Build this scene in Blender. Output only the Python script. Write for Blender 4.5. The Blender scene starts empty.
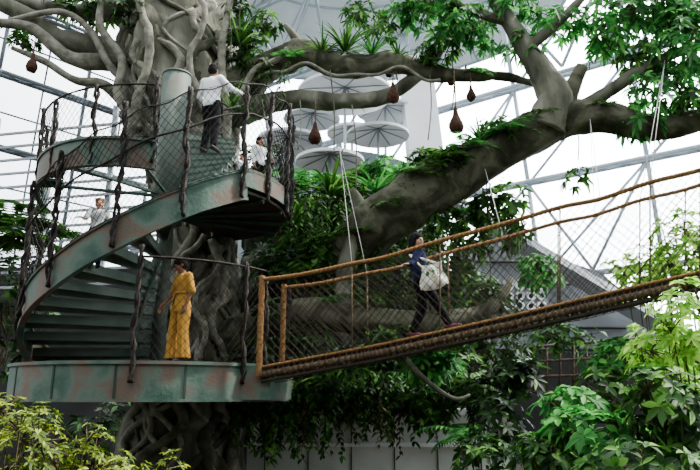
import bpy, math, random
import numpy as np
from math import sin, cos, tan, radians, pi
from mathutils import Vector, Matrix, noise, Euler
random.seed(7)
rng = np.random.default_rng(7)
SC = bpy.context.scene
COL = SC.collection
CZ = 3.0; PT = radians(14); F = 650.0

def at(px, py, Y):
    r = px-350.0; u = 235.0-py
    dy = F*cos(PT)-u*sin(PT); dz = F*sin(PT)+u*cos(PT)
    s = Y/dy
    return Vector((r*s, Y, CZ+dz*s))

# ------------------------------------------------------------------ materials
def newmat(name, spec=0.2):
    m = bpy.data.materials.new(name); m.use_nodes = True
    nt = m.node_tree; nt.nodes.clear()
    out = nt.nodes.new('ShaderNodeOutputMaterial')
    b = nt.nodes.new('ShaderNodeBsdfPrincipled')
    b.inputs['Specular IOR Level'].default_value = spec
    nt.links.new(b.outputs[0], out.inputs[0])
    return m, nt, b, out

def rampmat(name, cols, scale=4.0, detail=5.0, rough=0.7, bump=0.3, stretch=(1,1,1), metallic=0.0, bscale=None, dist=0.0, trans=0.0, spec=0.2):
    m, nt, b, out = newmat(name, spec)
    N = nt.nodes; L = nt.links
    tc = N.new('ShaderNodeTexCoord'); mp = N.new('ShaderNodeMapping')
    mp.inputs['Scale'].default_value = stretch
    L.new(tc.outputs['Object'], mp.inputs[0])
    nz = N.new('ShaderNodeTexNoise'); nz.inputs['Scale'].default_value = scale
    nz.inputs['Detail'].default_value = detail; nz.inputs['Distortion'].default_value = dist
    L.new(mp.outputs[0], nz.inputs['Vector'])
    cr = N.new('ShaderNodeValToRGB')
    els = cr.color_ramp.elements
    n = len(cols)
    while len(els) < n: els.new(0.5)
    for i, c in enumerate(cols):
        els[i].position = 0.3+0.4*i/(n-1); els[i].color = (*c, 1)
    L.new(nz.outputs['Fac'], cr.inputs[0]); L.new(cr.outputs[0], b.inputs['Base Color'])
    b.inputs['Roughness'].default_value = rough; b.inputs['Metallic'].default_value = metallic
    if bump:
        n2 = N.new('ShaderNodeTexNoise'); n2.inputs['Scale'].default_value = bscale or scale*3
        n2.inputs['Detail'].default_value = 6
        L.new(mp.outputs[0], n2.inputs['Vector'])
        bp = N.new('ShaderNodeBump'); bp.inputs['Strength'].default_value = bump; bp.inputs['Distance'].default_value = 0.05
        L.new(n2.outputs['Fac'], bp.inputs['Height']); L.new(bp.outputs[0], b.inputs['Normal'])
    if trans:
        t = N.new('ShaderNodeBsdfTranslucent'); L.new(cr.outputs[0], t.inputs[0])
        mx = N.new('ShaderNodeMixShader'); mx.inputs[0].default_value = trans
        L.new(b.outputs[0], mx.inputs[1]); L.new(t.outputs[0], mx.inputs[2]); L.new(mx.outputs[0], out.inputs[0])
    return m

def leafmat(name, c0, c1, c2, trans=0.35, rough=0.55):
    m, nt, b, out = newmat(name, 0.22)
    N = nt.nodes; L = nt.links
    a = N.new('ShaderNodeAttribute'); a.attribute_name = 'rnd'
    cr = N.new('ShaderNodeValToRGB'); e = cr.color_ramp.elements; e.new(0.5)
    e[0].position = 0; e[0].color = (*c0, 1); e[1].position = 0.55; e[1].color = (*c1, 1); e[2].position = 1; e[2].color = (*c2, 1)
    L.new(a.outputs['Fac'], cr.inputs[0]); L.new(cr.outputs[0], b.inputs['Base Color'])
    b.inputs['Roughness'].default_value = rough
    t = N.new('ShaderNodeBsdfTranslucent'); L.new(cr.outputs[0], t.inputs[0])
    mx = N.new('ShaderNodeMixShader'); mx.inputs[0].default_value = trans
    L.new(b.outputs[0], mx.inputs[1]); L.new(t.outputs[0], mx.inputs[2]); L.new(mx.outputs[0], out.inputs[0])
    return m

M = {}
M['bark'] = rampmat('bark_grey', [(0.038,0.040,0.026),(0.10,0.102,0.074),(0.23,0.225,0.18)], 2.2, 8, 0.85, 0.7, (1,1,0.45), bscale=8, dist=0.6)
M['bark_moss'] = rampmat('bark_mossy', [(0.012,0.014,0.006),(0.040,0.042,0.025),(0.11,0.11,0.075),(0.04,0.048,0.024)], 1.6, 8, 0.9, 0.6, (1,1,1), bscale=9, dist=0.9)
M['root'] = rampmat('root_pale_grey', [(0.07,0.068,0.05),(0.24,0.235,0.19)], 5.0, 6, 0.85, 0.5)
M['green'] = rampmat('green_patina_paint', [(0.022,0.055,0.042),(0.045,0.092,0.070),(0.09,0.13,0.105),(0.13,0.085,0.065),(0.06,0.10,0.08)], 1.7, 10, 0.65, 0.15, bscale=20, spec=.25)
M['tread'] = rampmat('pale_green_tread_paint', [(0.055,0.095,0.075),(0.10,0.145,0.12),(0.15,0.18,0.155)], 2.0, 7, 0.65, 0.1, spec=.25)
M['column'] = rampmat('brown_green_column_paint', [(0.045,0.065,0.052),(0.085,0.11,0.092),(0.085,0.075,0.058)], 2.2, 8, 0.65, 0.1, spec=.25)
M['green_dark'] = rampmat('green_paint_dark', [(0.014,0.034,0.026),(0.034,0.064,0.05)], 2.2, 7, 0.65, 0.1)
M['rust'] = rampmat('rusty_brown_metal', [(0.022,0.013,0.010),(0.05,0.030,0.022),(0.028,0.034,0.028)], 2.0, 7, 0.7, 0.15)
M['post'] = rampmat('dark_twisted_iron', [(0.005,0.004,0.003),(0.022,0.015,0.011)], 14, 4, 0.65, 0.5)
M['net'] = rampmat('net_wire_dark', [(0.006,0.006,0.005),(0.018,0.017,0.014)], 10, 2, 0.8, 0)
M['netbrown'] = rampmat('net_cord_brown', [(0.012,0.009,0.006),(0.04,0.029,0.02)], 10, 2, 0.9, 0)
M['rope'] = rampmat('rope_golden_brown', [(0.11,0.05,0.018),(0.32,0.175,0.065)], 30, 3, 0.95, 0.5)
M['ropedark'] = rampmat('rope_tan_brown', [(0.05,0.032,0.018),(0.20,0.135,0.075)], 25, 3, 0.95, 0.5)
M['plank'] = rampmat('bridge_plank', [(0.012,0.010,0.007),(0.036,0.029,0.02)], 6, 5, 0.85, 0.3, (8,1,1))
M['slat'] = rampmat('dark_brown_slat', [(0.03,0.02,0.013),(0.075,0.05,0.032)], 6, 5, 0.85, 0.3)
M['cable'] = rampmat('pale_cable', [(0.35,0.35,0.33),(0.5,0.5,0.48)], 10, 2, 0.5, 0)
M['nest'] = rampmat('nest_brown_straw', [(0.025,0.012,0.007),(0.10,0.046,0.026)], 18, 5, 0.95, 1.0)
M['rock'] = rampmat('shadow_dark_planted_rock', [(0.003,0.004,0.002),(0.009,0.011,0.006),(0.018,0.018,0.011)], 1.5, 8, 0.95, 1.0)  # rock colour darkened to paint in deeper shadow
M['soil'] = rampmat('ground_soil', [(0.015,0.013,0.009),(0.035,0.035,0.022)], 1.2, 6, 0.95, 0.5)
M['white'] = rampmat('white_painted_panel', [(0.72,0.75,0.78),(0.84,0.86,0.88)], 0.6, 3, 0.6, 0)
M['fabric'] = rampmat('white_canopy_fabric', [(0.66,0.68,0.71),(0.78,0.80,0.82)], 0.6, 3, 0.8, 0, trans=.15)
M['rib'] = rampmat('pale_rib_paint', [(0.35,0.40,0.44),(0.43,0.47,0.50)], 0.6, 3, 0.6, 0)
M['wallwhite'] = rampmat('pale_planter_wall', [(0.50,0.52,0.51),(0.74,0.75,0.74)], 0.9, 6, 0.7, 0.1)
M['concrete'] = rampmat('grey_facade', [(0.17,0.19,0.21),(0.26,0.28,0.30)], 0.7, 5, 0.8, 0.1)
M['backgrey'] = rampmat('blue_grey_shade_wall', [(0.09,0.11,0.13),(0.17,0.19,0.21)], 0.35, 4, 0.9, 0.0)  # shadow between the canopies put into the wall colour
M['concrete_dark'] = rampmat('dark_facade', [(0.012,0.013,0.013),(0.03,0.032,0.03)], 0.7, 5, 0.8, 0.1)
M['louver'] = rampmat('grey_louver', [(0.22,0.24,0.26),(0.32,0.34,0.36)], 1, 3, 0.6, 0)
M['steel'] = rampmat('pale_steel_frame', [(0.38,0.45,0.52),(0.48,0.54,0.60)], 1, 2, 0.5, 0)
M['steeldark'] = rampmat('dark_steel_frame', [(0.08,0.10,0.12),(0.14,0.16,0.18)], 1, 2, 0.5, 0)
M['twig'] = rampmat('twig_brown', [(0.03,0.024,0.015),(0.08,0.065,0.04)], 10, 3, 0.9, 0)
M['leaf_dark'] = leafmat('leaf_shade_dark_green', (0.002,0.010,0.002), (0.008,0.036,0.005), (0.045,0.14,0.018), 0.2)  # dark leaf green with shade put into the colour
M['leaf_mid'] = leafmat('leaf_mid_green', (0.004,0.025,0.003), (0.022,0.092,0.010), (0.12,0.30,0.04), 0.35)
M['leaf_bright'] = leafmat('leaf_bright_green', (0.007,0.075,0.010), (0.033,0.20,0.033), (0.13,0.43,0.08), 0.5)
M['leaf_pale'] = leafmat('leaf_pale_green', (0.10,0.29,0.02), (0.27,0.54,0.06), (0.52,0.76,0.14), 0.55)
M['leaf_yellow'] = leafmat('leaf_yellow_green', (0.022,0.055,0.003), (0.11,0.17,0.008), (0.36,0.44,0.03), 0.4)
M['leaf_rust'] = leafmat('leaf_brownish', (0.02,0.02,0.008), (0.06,0.05,0.02), (0.14,0.10,0.04), 0.3)
def flat(name, c, rough=0.85, var=0.8):
    return rampmat(name, [tuple(x*var for x in c), c], 14, 4, rough, 0.08, spec=.12)
M['skin_a'] = flat('skin_brown', (0.20,0.095,0.055), 0.6, .92)
M['skin_b'] = flat('skin_tan', (0.38,0.20,0.13), 0.6, .92)
M['skin_c'] = flat('skin_light', (0.50,0.29,0.20), 0.6, .92)
M['hair'] = flat('hair_black', (0.006,0.005,0.005), 0.9)
M['hair_brown'] = flat('hair_light_brown', (0.17,0.09,0.045), 0.9)
M['shirt_white'] = flat('white_cotton', (0.86,0.88,0.92), 0.8, .95)
M['black'] = flat('black_cloth', (0.005,0.005,0.006), 0.95)
M['navy'] = flat('navy_cloth', (0.008,0.013,0.05), 0.95)
M['mustard'] = flat('mustard_cloth', (0.46,0.235,0.035), 0.9, .72)
M['greycloth'] = flat('grey_cloth', (0.45,0.48,0.50), 0.8)
M['tote'] = flat('cream_canvas', (0.88,0.86,0.76), 0.85, .94)
M['shoe'] = flat('shoe_dark', (0.03,0.025,0.025), 0.6)
M['shoe_pink'] = flat('shoe_maroon', (0.13,0.03,0.04), 0.6)
M['eye'] = flat('eye_dark', (0.01,0.008,0.008), 0.3)
M['lip'] = flat('lip_red', (0.35,0.10,0.08), 0.5)
M['printgreen'] = flat('print_green', (0.05,0.26,0.08), 0.8)
M['printyellow'] = flat('print_yellow', (0.6,0.5,0.1), 0.8)
M['signgreen'] = flat('sign_green', (0.02,0.30,0.14), 0.4)
M['hole'] = flat('vent_hole_dark', (0.03,0.03,0.035), 0.8)
def glassmat():
    m, nt, b, out = newmat('window_glass_clear')
    t = nt.nodes.new('ShaderNodeBsdfTransparent'); t.inputs[0].default_value = (0.97,0.985,1,1)
    b.inputs['Base Color'].default_value = (0.8,0.88,0.92,1); b.inputs['Roughness'].default_value = 0.1
    mx = nt.nodes.new('ShaderNodeMixShader'); mx.inputs[0].default_value = 0.06
    nt.links.new(t.outputs[0], mx.inputs[1]); nt.links.new(b.outputs[0], mx.inputs[2]); nt.links.new(mx.outputs[0], out.inputs[0])
    return m
M['glass'] = glassmat()

# ------------------------------------------------------------------ mesh helpers
def mkobj(name, V, Fc, mat, parent=None, smooth=True, mats=None, mi=None, rnd=None):
    me = bpy.data.meshes.new(name)
    if isinstance(V, np.ndarray): V = V.tolist()
    me.from_pydata(V, [], Fc)
    for mm in (mats or [mat]): me.materials.append(mm)
    if mi is not None: me.polygons.foreach_set('material_index', mi)
    if smooth: me.polygons.foreach_set('use_smooth', [True]*len(me.polygons))
    if rnd is not None:
        at_ = me.attributes.new('rnd', 'FLOAT', 'POINT'); at_.data.foreach_set('value', rnd)
    me.update()
    o = bpy.data.objects.new(name, me); COL.objects.link(o)
    if parent: o.parent = parent
    return o

def top(o, label, cat, group=None, kind=None):
    o['label'] = label; o['category'] = cat
    if group: o['group'] = group
    if kind: o['kind'] = kind
    return o
def struct(o, label, cat):
    return top(o, label, cat, kind='structure')
def empty(name, loc):
    e = bpy.data.objects.new(name, None); e.location = loc; e.empty_display_size = 0.2
    COL.objects.link(e); return e

class G:
    def __init__(s): s.V = []; s.F = []
    def add(s, V, Fc):
        n = len(s.V); s.V += [tuple(v) for v in V]; s.F += [tuple(i+n for i in f) for f in Fc]
        return s
    def box(s, c, d, R=None):
        c = Vector(c); V = []
        for x in (-.5,.5):
            for y in (-.5,.5):
                for z in (-.5,.5):
                    v = Vector((x*d[0], y*d[1], z*d[2]))
                    if R: v = R @ v
                    V.append(c+v)
        return s.add(V, [(0,1,3,2),(4,6,7,5),(0,4,5,1),(2,3,7,6),(0,2,6,4),(1,5,7,3)])
    def obj(s, name, mat, parent=None, smooth=True, base=None):
        V = s.V
        if base is not None: V = [(v[0]-base[0], v[1]-base[1], v[2]-base[2]) for v in V]
        return mkobj(name, V, s.F, mat, parent, smooth)

def cr(pts, vals, sub):
    P = [Vector(p) for p in pts]; n = len(P)
    if n == 2 or sub == 1:
        out = []; ov = []
        for i in range(n-1):
            for k in range(sub):
                t = k/sub; out.append(P[i].lerp(P[i+1], t)); ov.append(vals[i]*(1-t)+vals[i+1]*t)
        return out+[P[-1]], ov+[vals[-1]]
    out = []; ov = []
    for i in range(n-1):
        a = P[max(i-1,0)]; b = P[i]; c = P[i+1]; d = P[min(i+2,n-1)]
        for k in range(sub):
            t = k/sub; t2 = t*t; t3 = t2*t
            out.append(0.5*((2*b)+(c-a)*t+(2*a-5*b+4*c-d)*t2+(3*b-a-3*c+d)*t3))
            ov.append(vals[i]*(1-t)+vals[i+1]*t)
    return out+[P[-1]], ov+[vals[-1]]

def tube(pts, rad, seg=10, sub=5, lump=0.0, freq=2.0, ridge=0.0, rk=5, twist=0.0):
    if not hasattr(rad, '__len__'): rad = [rad]*len(pts)
    P, R = cr(pts, rad, sub); n = len(P)
    V = []; Fc = []
    up = None
    for i in range(n):
        t = (P[min(i+1,n-1)]-P[max(i-1,0)])
        if t.length < 1e-9: t = Vector((0,0,1))
        t.normalize()
        if up is None:
            up = Vector((0,0,1)) if abs(t.z) < 0.8 else Vector((1,0,0))
        a = (up-t*up.dot(t)).normalized(); b = t.cross(a); up = a
        for j in range(seg):
            th = 2*pi*j/seg; d = a*cos(th)+b*sin(th)
            r = R[i]
            if ridge: r *= 1+ridge*sin(rk*th+twist*i)
            if lump:
                q = (P[i]+d*R[i])*freq
                r *= 1+lump*noise.noise(q)+lump*0.5*noise.noise(q*2.7)
            V.append(P[i]+d*r)
    for i in range(n-1):
        for j in range(seg):
            k = (j+1) % seg
            Fc.append((i*seg+j, i*seg+k, (i+1)*seg+k, (i+1)*seg+j))
    Fc.append(tuple(range(seg-1,-1,-1))); Fc.append(tuple((n-1)*seg+j for j in range(seg)))
    return V, Fc

def ring(cx, cy, ang, r, z):
    a = radians(ang); return Vector((cx+r*cos(a), cy+r*sin(a), z))

def net(bot, topp, name, mat, parent, cell=0.1, th=0.006):
    def resamp(P, n):
        P = [Vector(p) for p in P]; L = [0]
        for a, b in zip(P, P[1:]): L.append(L[-1]+(b-a).length)
        out = []
        for i in range(n+1):
            s = L[-1]*i/n; k = 0
            while k < len(L)-2 and L[k+1] < s: k += 1
            t = (s-L[k])/max(L[k+1]-L[k], 1e-9); out.append(P[k].lerp(P[k+1], t))
        return out
    ln = sum((Vector(b)-Vector(a)).length for a, b in zip(bot, bot[1:]))
    h = (Vector(topp[0])-Vector(bot[0])).length
    h = max(h, (Vector(topp[-1])-Vector(bot[-1])).length)
    nu = max(4, int(ln/(cell/2))); nv = max(4, int(h/(cell*0.6)))
    B = resamp(bot, nu); T = resamp(topp, nu)
    V = []; idx = {}
    for i in range(nu+1):
        for j in range(nv+1):
            if (i+j) % 2 == 0:
                idx[(i,j)] = len(V); p = B[i].lerp(T[i], j/nv)
                w = 0.03*noise.noise(p*2.5); V.append(p+Vector((w, w, w)))
    Fc = []
    for i in range(nu+1):
        for j in range(nv+1):
            if (i+j) % 2 == 1:
                q = [idx.get(k) for k in ((i-1,j),(i,j-1),(i+1,j),(i,j+1))]
                q = [k for k in q if k is not None]
                if len(q) >= 3: Fc.append(tuple(q))
    o = mkobj(name, V, Fc, mat, parent, False)
    w = o.modifiers.new('wire', 'WIREFRAME'); w.thickness = th; w.use_even_offset = False; w.use_boundary = True
    return o

# ------------------------------------------------------------------ foliage
_p = [(0.0,0.0),(0.25,0.75),(0.55,1.0),(0.82,0.6),(1.0,0.0)]
TPL_V = [(0,0,0)]
for t, w in _p[1:4]:
    for s in (-1,0,1): TPL_V.append((s*w*0.5, t, (0.14*w if s else 0)))
TPL_V.append((0,1,0)); TPL_V = np.array(TPL_V)
TPL_F = [(0,2,1),(0,3,2),(1,2,5,4),(2,3,6,5),(4,5,8,7),(5,6,9,8),(7,8,10),(8,9,10)]
RH_V = np.array([(0,0,0),(0.5,0.45,0.12),(0,1,0),(-0.5,0.45,0.12)]); RH_F = [(0,1,2),(0,2,3)]

class Fol:
    def __init__(s): s.P=[]; s.D=[]; s.N=[]; s.L=[]; s.W=[]; s.dr=[]; s.st=[]; s.rib=[]
    def leaf(s, p, d, nrm, L, W, droop=0.25):
        s.P.append(tuple(p)); s.D.append(tuple(d)); s.N.append(tuple(nrm)); s.L.append(L); s.W.append(W); s.dr.append(droop)
    def stick(s, a, b, r): s.st.append((Vector(a), Vector(b), r))
    def ribbon(s, pts, wid):
        s.rib.append((pts, wid))
    def build(s, name, leafm, parent=None, small=False, base=(0,0,0), twig=None):
        V = []; Fc = []; mi = []; rn = []
        TV, TF = (RH_V, RH_F) if small else (TPL_V, TPL_F)
        n = 0
        if s.P:
            P = np.array(s.P); D = np.array(s.D); Nn = np.array(s.N); L = np.array(s.L); W = np.array(s.W); dr = np.array(s.dr)
            D /= np.linalg.norm(D, axis=1, keepdims=True)+1e-9
            S = np.cross(D, Nn); S /= np.linalg.norm(S, axis=1, keepdims=True)+1e-9
            Nn = np.cross(S, D)
            k = len(TV)
            vv = P[:,None,:] + S[:,None,:]*(TV[None,:,0:1]*W[:,None,None]) + D[:,None,:]*(TV[None,:,1:2]*L[:,None,None]) + Nn[:,None,:]*(TV[None,:,2:3]*W[:,None,None])
            vv[:,:,2] -= (TV[None,:,1]**2)*(dr*L)[:,None]
            V = vv.reshape(-1,3).tolist()
            for i in range(len(P)):
                o = i*k
                for f in TF: Fc.append(tuple(a+o for a in f))
            mi = [0]*len(Fc)
            r = rng.random(len(P))**1.3
            rn = np.repeat(r, k).tolist(); n = len(V)
        for pts, wid in s.rib:
            m = len(pts); q = random.random()
            for i, p in enumerate(pts):
                t = (pts[min(i+1,m-1)]-pts[max(i-1,0)]).normalized()
                sd = t.cross(Vector((0,0,1)))
                if sd.length < 1e-3: sd = Vector((1,0,0))
                sd.normalize(); w = wid*0.5*(1-(i/(m-1))**2*0.95)
                if i == 0: w *= .6
                V += [tuple(p-sd*w), tuple(p+Vector((0,0,-w*0.4))), tuple(p+sd*w)]; rn += [q]*3
            for i in range(m-1):
                a = n+i*3; Fc += [(a,a+1,a+4,a+3),(a+1,a+2,a+5,a+4)]; mi += [0,0]
            n += m*3
        for a, b, r in s.st:
            t = (b-a)
            if t.length < 1e-6: continue
            t.normalize(); u = t.orthogonal().normalized(); w = t.cross(u)
            for q, rr in ((a, r), (b, r*0.6)):
                for j in range(4):
                    th = j*pi/2; V.append(tuple(q+(u*cos(th)+w*sin(th))*rr)); rn.append(0.2)
            for j in range(4):
                k = (j+1) % 4; Fc.append((n+j, n+k, n+4+k, n+4+j)); mi.append(1)
            n += 8
        V = [(v[0]-base[0], v[1]-base[1], v[2]-base[2]) for v in V]
        o = mkobj(name, V, Fc, None, parent, True, mats=[leafm, twig or M['twig']], mi=mi, rnd=rn)
        o.location = base
        return o

def rdir(up=0.0):
    v = Vector((random.gauss(0,1), random.gauss(0,1), random.gauss(0,1)+up)); return v.normalized()

def whorl(f, tip, axis, k, L, W, droop=0.35, spread=1.0):
    u = axis.orthogonal().normalized(); w = axis.cross(u); a0 = random.random()*6.28
    for j in range(k):
        a = a0+2*pi*j/k+random.uniform(-.25,.25)
        d = (axis*random.uniform(0.1,0.6)+(u*cos(a)+w*sin(a))*spread).normalized()
        s = random.uniform(0.7,1.1)
        f.leaf(tip, d, axis+rdir()*0.15, L*s, W*s, droop*random.uniform(.5,1.3))

def bush(name, label, c, rad, n, L, W, k, mat, base=None, cat='plant', parent=None, droop=0.35, small=False, up=0.7, stems=True, fill=0.75, sr=1.0):
    f = Fol(); c = Vector(c)
    if base is None: base = c-Vector((0,0,rad[2]))
    base = Vector(base)
    hubs = []
    for i in range(max(3, n//14)):
        d = rdir(); h = c+Vector((d.x*rad[0], d.y*rad[1], d.z*rad[2]))*0.5; hubs.append(h)
        if stems:
            m = base.lerp(h, .5)+Vector((random.uniform(-.1,.1)*rad[0], 0, random.uniform(0,.15)*rad[2]))
            f.stick(base+Vector((random.uniform(-.06,.06),random.uniform(-.06,.06),0)), m, .018*sr); f.stick(m, h, .013*sr)
    for i in range(n):
        d = rdir(); rr = random.uniform(1-fill, 1)**0.6
        tip = c+Vector((d.x*rad[0], d.y*rad[1], d.z*rad[2]))*rr
        tip += Vector((noise.noise(tip*1.3)*.3*rad[0], 0, noise.noise(tip*1.3+Vector((9,1,3)))*.35*rad[2]))
        h = min(hubs, key=lambda q: (q-tip).length)
        if stems: f.stick(h, tip, .007)
        ax = (d+Vector((0,0,up))+rdir()*.4).normalized()
        whorl(f, tip, ax, k, L*random.uniform(.75,1.15), W*random.uniform(.8,1.1), droop)
    o = f.build(name, mat, parent, small, base)
    if parent is None: top(o, label, cat)
    return o

def fern(name, label, base, n, Lf, mat, lw=0.16, cat='fern', spread=1.0, up=0.8, droop=1.0, parent=None, pairs=14, dirbias=Vector((0,0,0))):
    f = Fol(); base = Vector(base)
    for i in range(n):
        a = 2*pi*i/n+random.uniform(-.3,.3)
        d = (Vector((cos(a)*spread, sin(a)*spread, up*random.uniform(.4,1.3)))+dirbias).normalized()
        L = Lf*random.uniform(.7,1.1); p = base.copy(); pts = [p.copy()]
        v = d.copy()
        for s in range(pairs):
            p = p+v*(L/pairs); v = (v+Vector((0,0,-droop*1.6/pairs))).normalized(); pts.append(p.copy())
        for s in range(1, pairs+1):
            t = s/pairs; q = pts[s]; tv = (pts[s]-pts[s-1]).normalized()
            sd = tv.cross(Vector((0,0,1)))
            if sd.length < .05: sd = Vector((cos(a+1.57), sin(a+1.57), 0))
            sd.normalize()
            wl = lw*Lf*1.6*math.sin(pi*min(1, .12+t*.9))*1.0+.02
            for sg in (-1,1):
                f.leaf(q, sd*sg+tv*.5, Vector((0,0,1)), wl, max(.012, wl*.22), .3)
            f.stick(pts[s-1], pts[s], .006)
    o = f.build(name, mat, parent, True, base)
    if parent is None: top(o, label, cat)
    return o

def strap(name, label, base, n, Lf, wid, mat, cat='plant', up=1.0, droop=1.2, parent=None):
    f = Fol(); base = Vector(base)
    for i in range(n):
        a = random.random()*2*pi
        v = Vector((cos(a), sin(a), up*random.uniform(.2,1.8))).normalized(); p = base+Vector((cos(a), sin(a), 0))*.03
        L = Lf*random.uniform(.6,1.1); pts = [p.copy()]
        for s in range(8):
            p = p+v*(L/8); v = (v+Vector((0,0,-droop*random.uniform(.7,1.3)/8))).normalized(); pts.append(p.copy())
        f.ribbon(pts, wid)
    o = f.build(name, mat, parent, False, base)
    if parent is None: top(o, label, cat)
    return o

def hanging(name, label, p0, p1, n, length, L, W, mat, cat='vine', depth=.3, step=.09):
    f = Fol(); p0 = Vector(p0); p1 = Vector(p1)
    for i in range(n):
        p = p0.lerp(p1, random.random())+Vector((0, random.uniform(-depth, depth), random.uniform(-.1,.1)))
        ln = length*random.uniform(.3,1.1); q = p.copy(); s = 0; vx = random.uniform(-.15,.15)
        while s < ln:
            nq = q+Vector((vx*step+random.uniform(-.02,.02), random.uniform(-.02,.02), -step)); f.stick(q, nq, .005); q = nq; s += step
            for _ in range(2):
                a = random.random()*6.28
                f.leaf(q, Vector((cos(a), sin(a), -.5)), Vector((0,-.4,1)), L*random.uniform(.6,1.2), W, .4)
    o = f.build(name, mat, None, False, p0)
    top(o, label, cat); return o

# ================================================================== CAMERA / LIGHT
cam = bpy.data.cameras.new('camera'); co = bpy.data.objects.new('camera', cam); COL.objects.link(co)
co.location = (0,0,CZ); co.rotation_euler = (radians(90)+PT, 0, 0)
cam.sensor_width = 36; cam.lens = F/700*36; cam.clip_end = 300
SC.camera = co
w = bpy.data.worlds.new('world'); SC.world = w; w.use_nodes = True
bg = w.node_tree.nodes['Background']
N = w.node_tree.nodes; LL = w.node_tree.links
tcw = N.new('ShaderNodeTexCoord'); sx = N.new('ShaderNodeSeparateXYZ'); cw = N.new('ShaderNodeValToRGB')
LL.new(tcw.outputs['Generated'], sx.inputs[0]); LL.new(sx.outputs['Z'], cw.inputs[0])
cw.color_ramp.elements[0].position = 0.0; cw.color_ramp.elements[0].color = (0.20,0.24,0.24,1)
cw.color_ramp.elements[1].position = 0.10; cw.color_ramp.elements[1].color = (0.92,0.97,1.0,1)
LL.new(cw.outputs[0], bg.inputs[0])
dp = N.new('ShaderNodeVectorMath'); dp.operation = 'DOT_PRODUCT'; LL.new(tcw.outputs['Generated'], dp.inputs[0])
dvec = Vector((.42,.82,.40)).normalized(); dp.inputs[1].default_value = dvec
mx_ = N.new('ShaderNodeMath'); mx_.operation = 'MAXIMUM'; LL.new(dp.outputs['Value'], mx_.inputs[0]); mx_.inputs[1].default_value = 0
pw = N.new('ShaderNodeMath'); pw.operation = 'POWER'; LL.new(mx_.outputs[0], pw.inputs[0]); pw.inputs[1].default_value = 3.5
ml = N.new('ShaderNodeMath'); ml.operation = 'MULTIPLY_ADD'; LL.new(pw.outputs[0], ml.inputs[0]); ml.inputs[1].default_value = 19.0; ml.inputs[2].default_value = 3.1
LL.new(ml.outputs[0], bg.inputs[1])
sun = bpy.data.lights.new('sun', 'SUN'); sun.energy = 15.0; sun.angle = radians(4); sun.color = (1,.95,.86)
so = bpy.data.objects.new('sun', sun); COL.objects.link(so); so.rotation_euler = (radians(-6), radians(34), 0)

# ================================================================== SETTING
g = G(); g.box((5,20,-0.05), (90,80,0.1)); struct(g.obj('floor', M['soil'], smooth=False), 'dark soil ground of the indoor garden', 'floor')
g = G(); g.box((0,-7,7.5), (60,.4,15)); struct(g.obj('wall_light_block', M['concrete_dark'], smooth=False), 'dark unseen wall added behind the viewpoint to block light', 'wall')  # added out of view to stop light from behind the camera

def frame_wall(name, A, B, h, nu, nv, lean, r, label, mat, depth=1.0, lattice=True):
    A = Vector(A); B = Vector(B); d = (B-A); nrm = Vector((d.y, -d.x, 0)).normalized()
    if nrm.y > 0: nrm = -nrm
    g = G()
    def P(i, j, k=0):
        t = i/nu; z = h*j/nv
        off = nrm*(lean*(z/h)**1.5+k*depth)
        return A+d*t+Vector((0,0,z))+off
    def bar(a, b, rr):
        g.add(*tube([a,b], rr, 5, 1))
    for i in range(nu+1):
        for j in range(nv+1):
            p = P(i,j)
            if i < nu: bar(p, P(i+1,j), r); bar(P(i,j,.45), P(i+1,j,.45), r*.8)
            if j < nv: bar(p, P(i,j+1), r*.8)
            if i < nu and j < nv:
                if lattice: bar(p, P(i+1,j+1), r*.55)
                else: bar(P(i+.5,j), P(i+.5,j+1), r*.4); bar(P(i,j+.5), P(i+1,j+.5), r*.4)
                if lattice and (i+j) % 2 == 0: bar(P(i,j+1), P(i+.5,j,1), r*.6); bar(P(i+.5,j,1), P(i+1,j+1), r*.6)
            if i < nu: 
                for q in range(4): bar(P(i+q/4,j,0 if q%2 else .45), P(i+(q+1)/4,j,.45 if q%2 else 0), r*.35)
    o = g.obj(name, mat); struct(o, label, 'window')
    V = []; Fc = []
    for i in range(nu+1):
        for j in range(nv+1): V.append(P(i,j)-nrm*.1)
    for i in range(nu):
        for j in range(nv):
            a = i*(nv+1)+j; Fc.append((a, a+nv+1, a+nv+2, a+1))
    mkobj('glass', V, Fc, M['glass'], o, False)
    return o
frame_wall('window_1', (-4,46,4), (30,20,4), 36, 7, 7, 9, .15, 'pale steel truss and glass dome wall, bright outside', M['steel'])
frame_wall('window_2', (-34,14,4), (-13,38,4), 30, 7, 8, 4, .13, 'dark steel framed glass wall with bright daylight', M['steeldark'], lattice=False)

# white dome ceiling with concentric rings
dc = at(350,-60,40)
V = []; Fc = []; n = 40; rs = [3,5,7,9,11,13,15]
for k, r in enumerate(rs):
    for j in range(n):
        a = 2*pi*j/n; V.append((dc.x+r*cos(a), dc.y+r*sin(a)*.8, dc.z+1.5-.028*r*r))
for k in range(len(rs)-1):
    for j in range(n): Fc.append((k*n+j, k*n+(j+1)%n, (k+1)*n+(j+1)%n, (k+1)*n+j))
ce = mkobj('ceiling', V, Fc, M['white']); struct(ce, 'white shallow dome ceiling with concentric rings', 'ceiling')
for r in (5,9,13,15):
    pts = [(dc.x+r*cos(a), dc.y+r*sin(a)*.8, dc.z+1.42-.028*r*r) for a in np.linspace(0,2*pi,61)]
    mkobj('ring_rib', *tube(pts, .12, 6, 1), M['rib'], ce)
for j in range(16):
    a = 2*pi*j/16
    mkobj('radial_rib', *tube([(dc.x+r*cos(a), dc.y+r*sin(a)*.8, dc.z+1.42-.028*r*r) for r in (3,7,11,15)], .09, 5, 2), M['rib'], ce)

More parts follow.
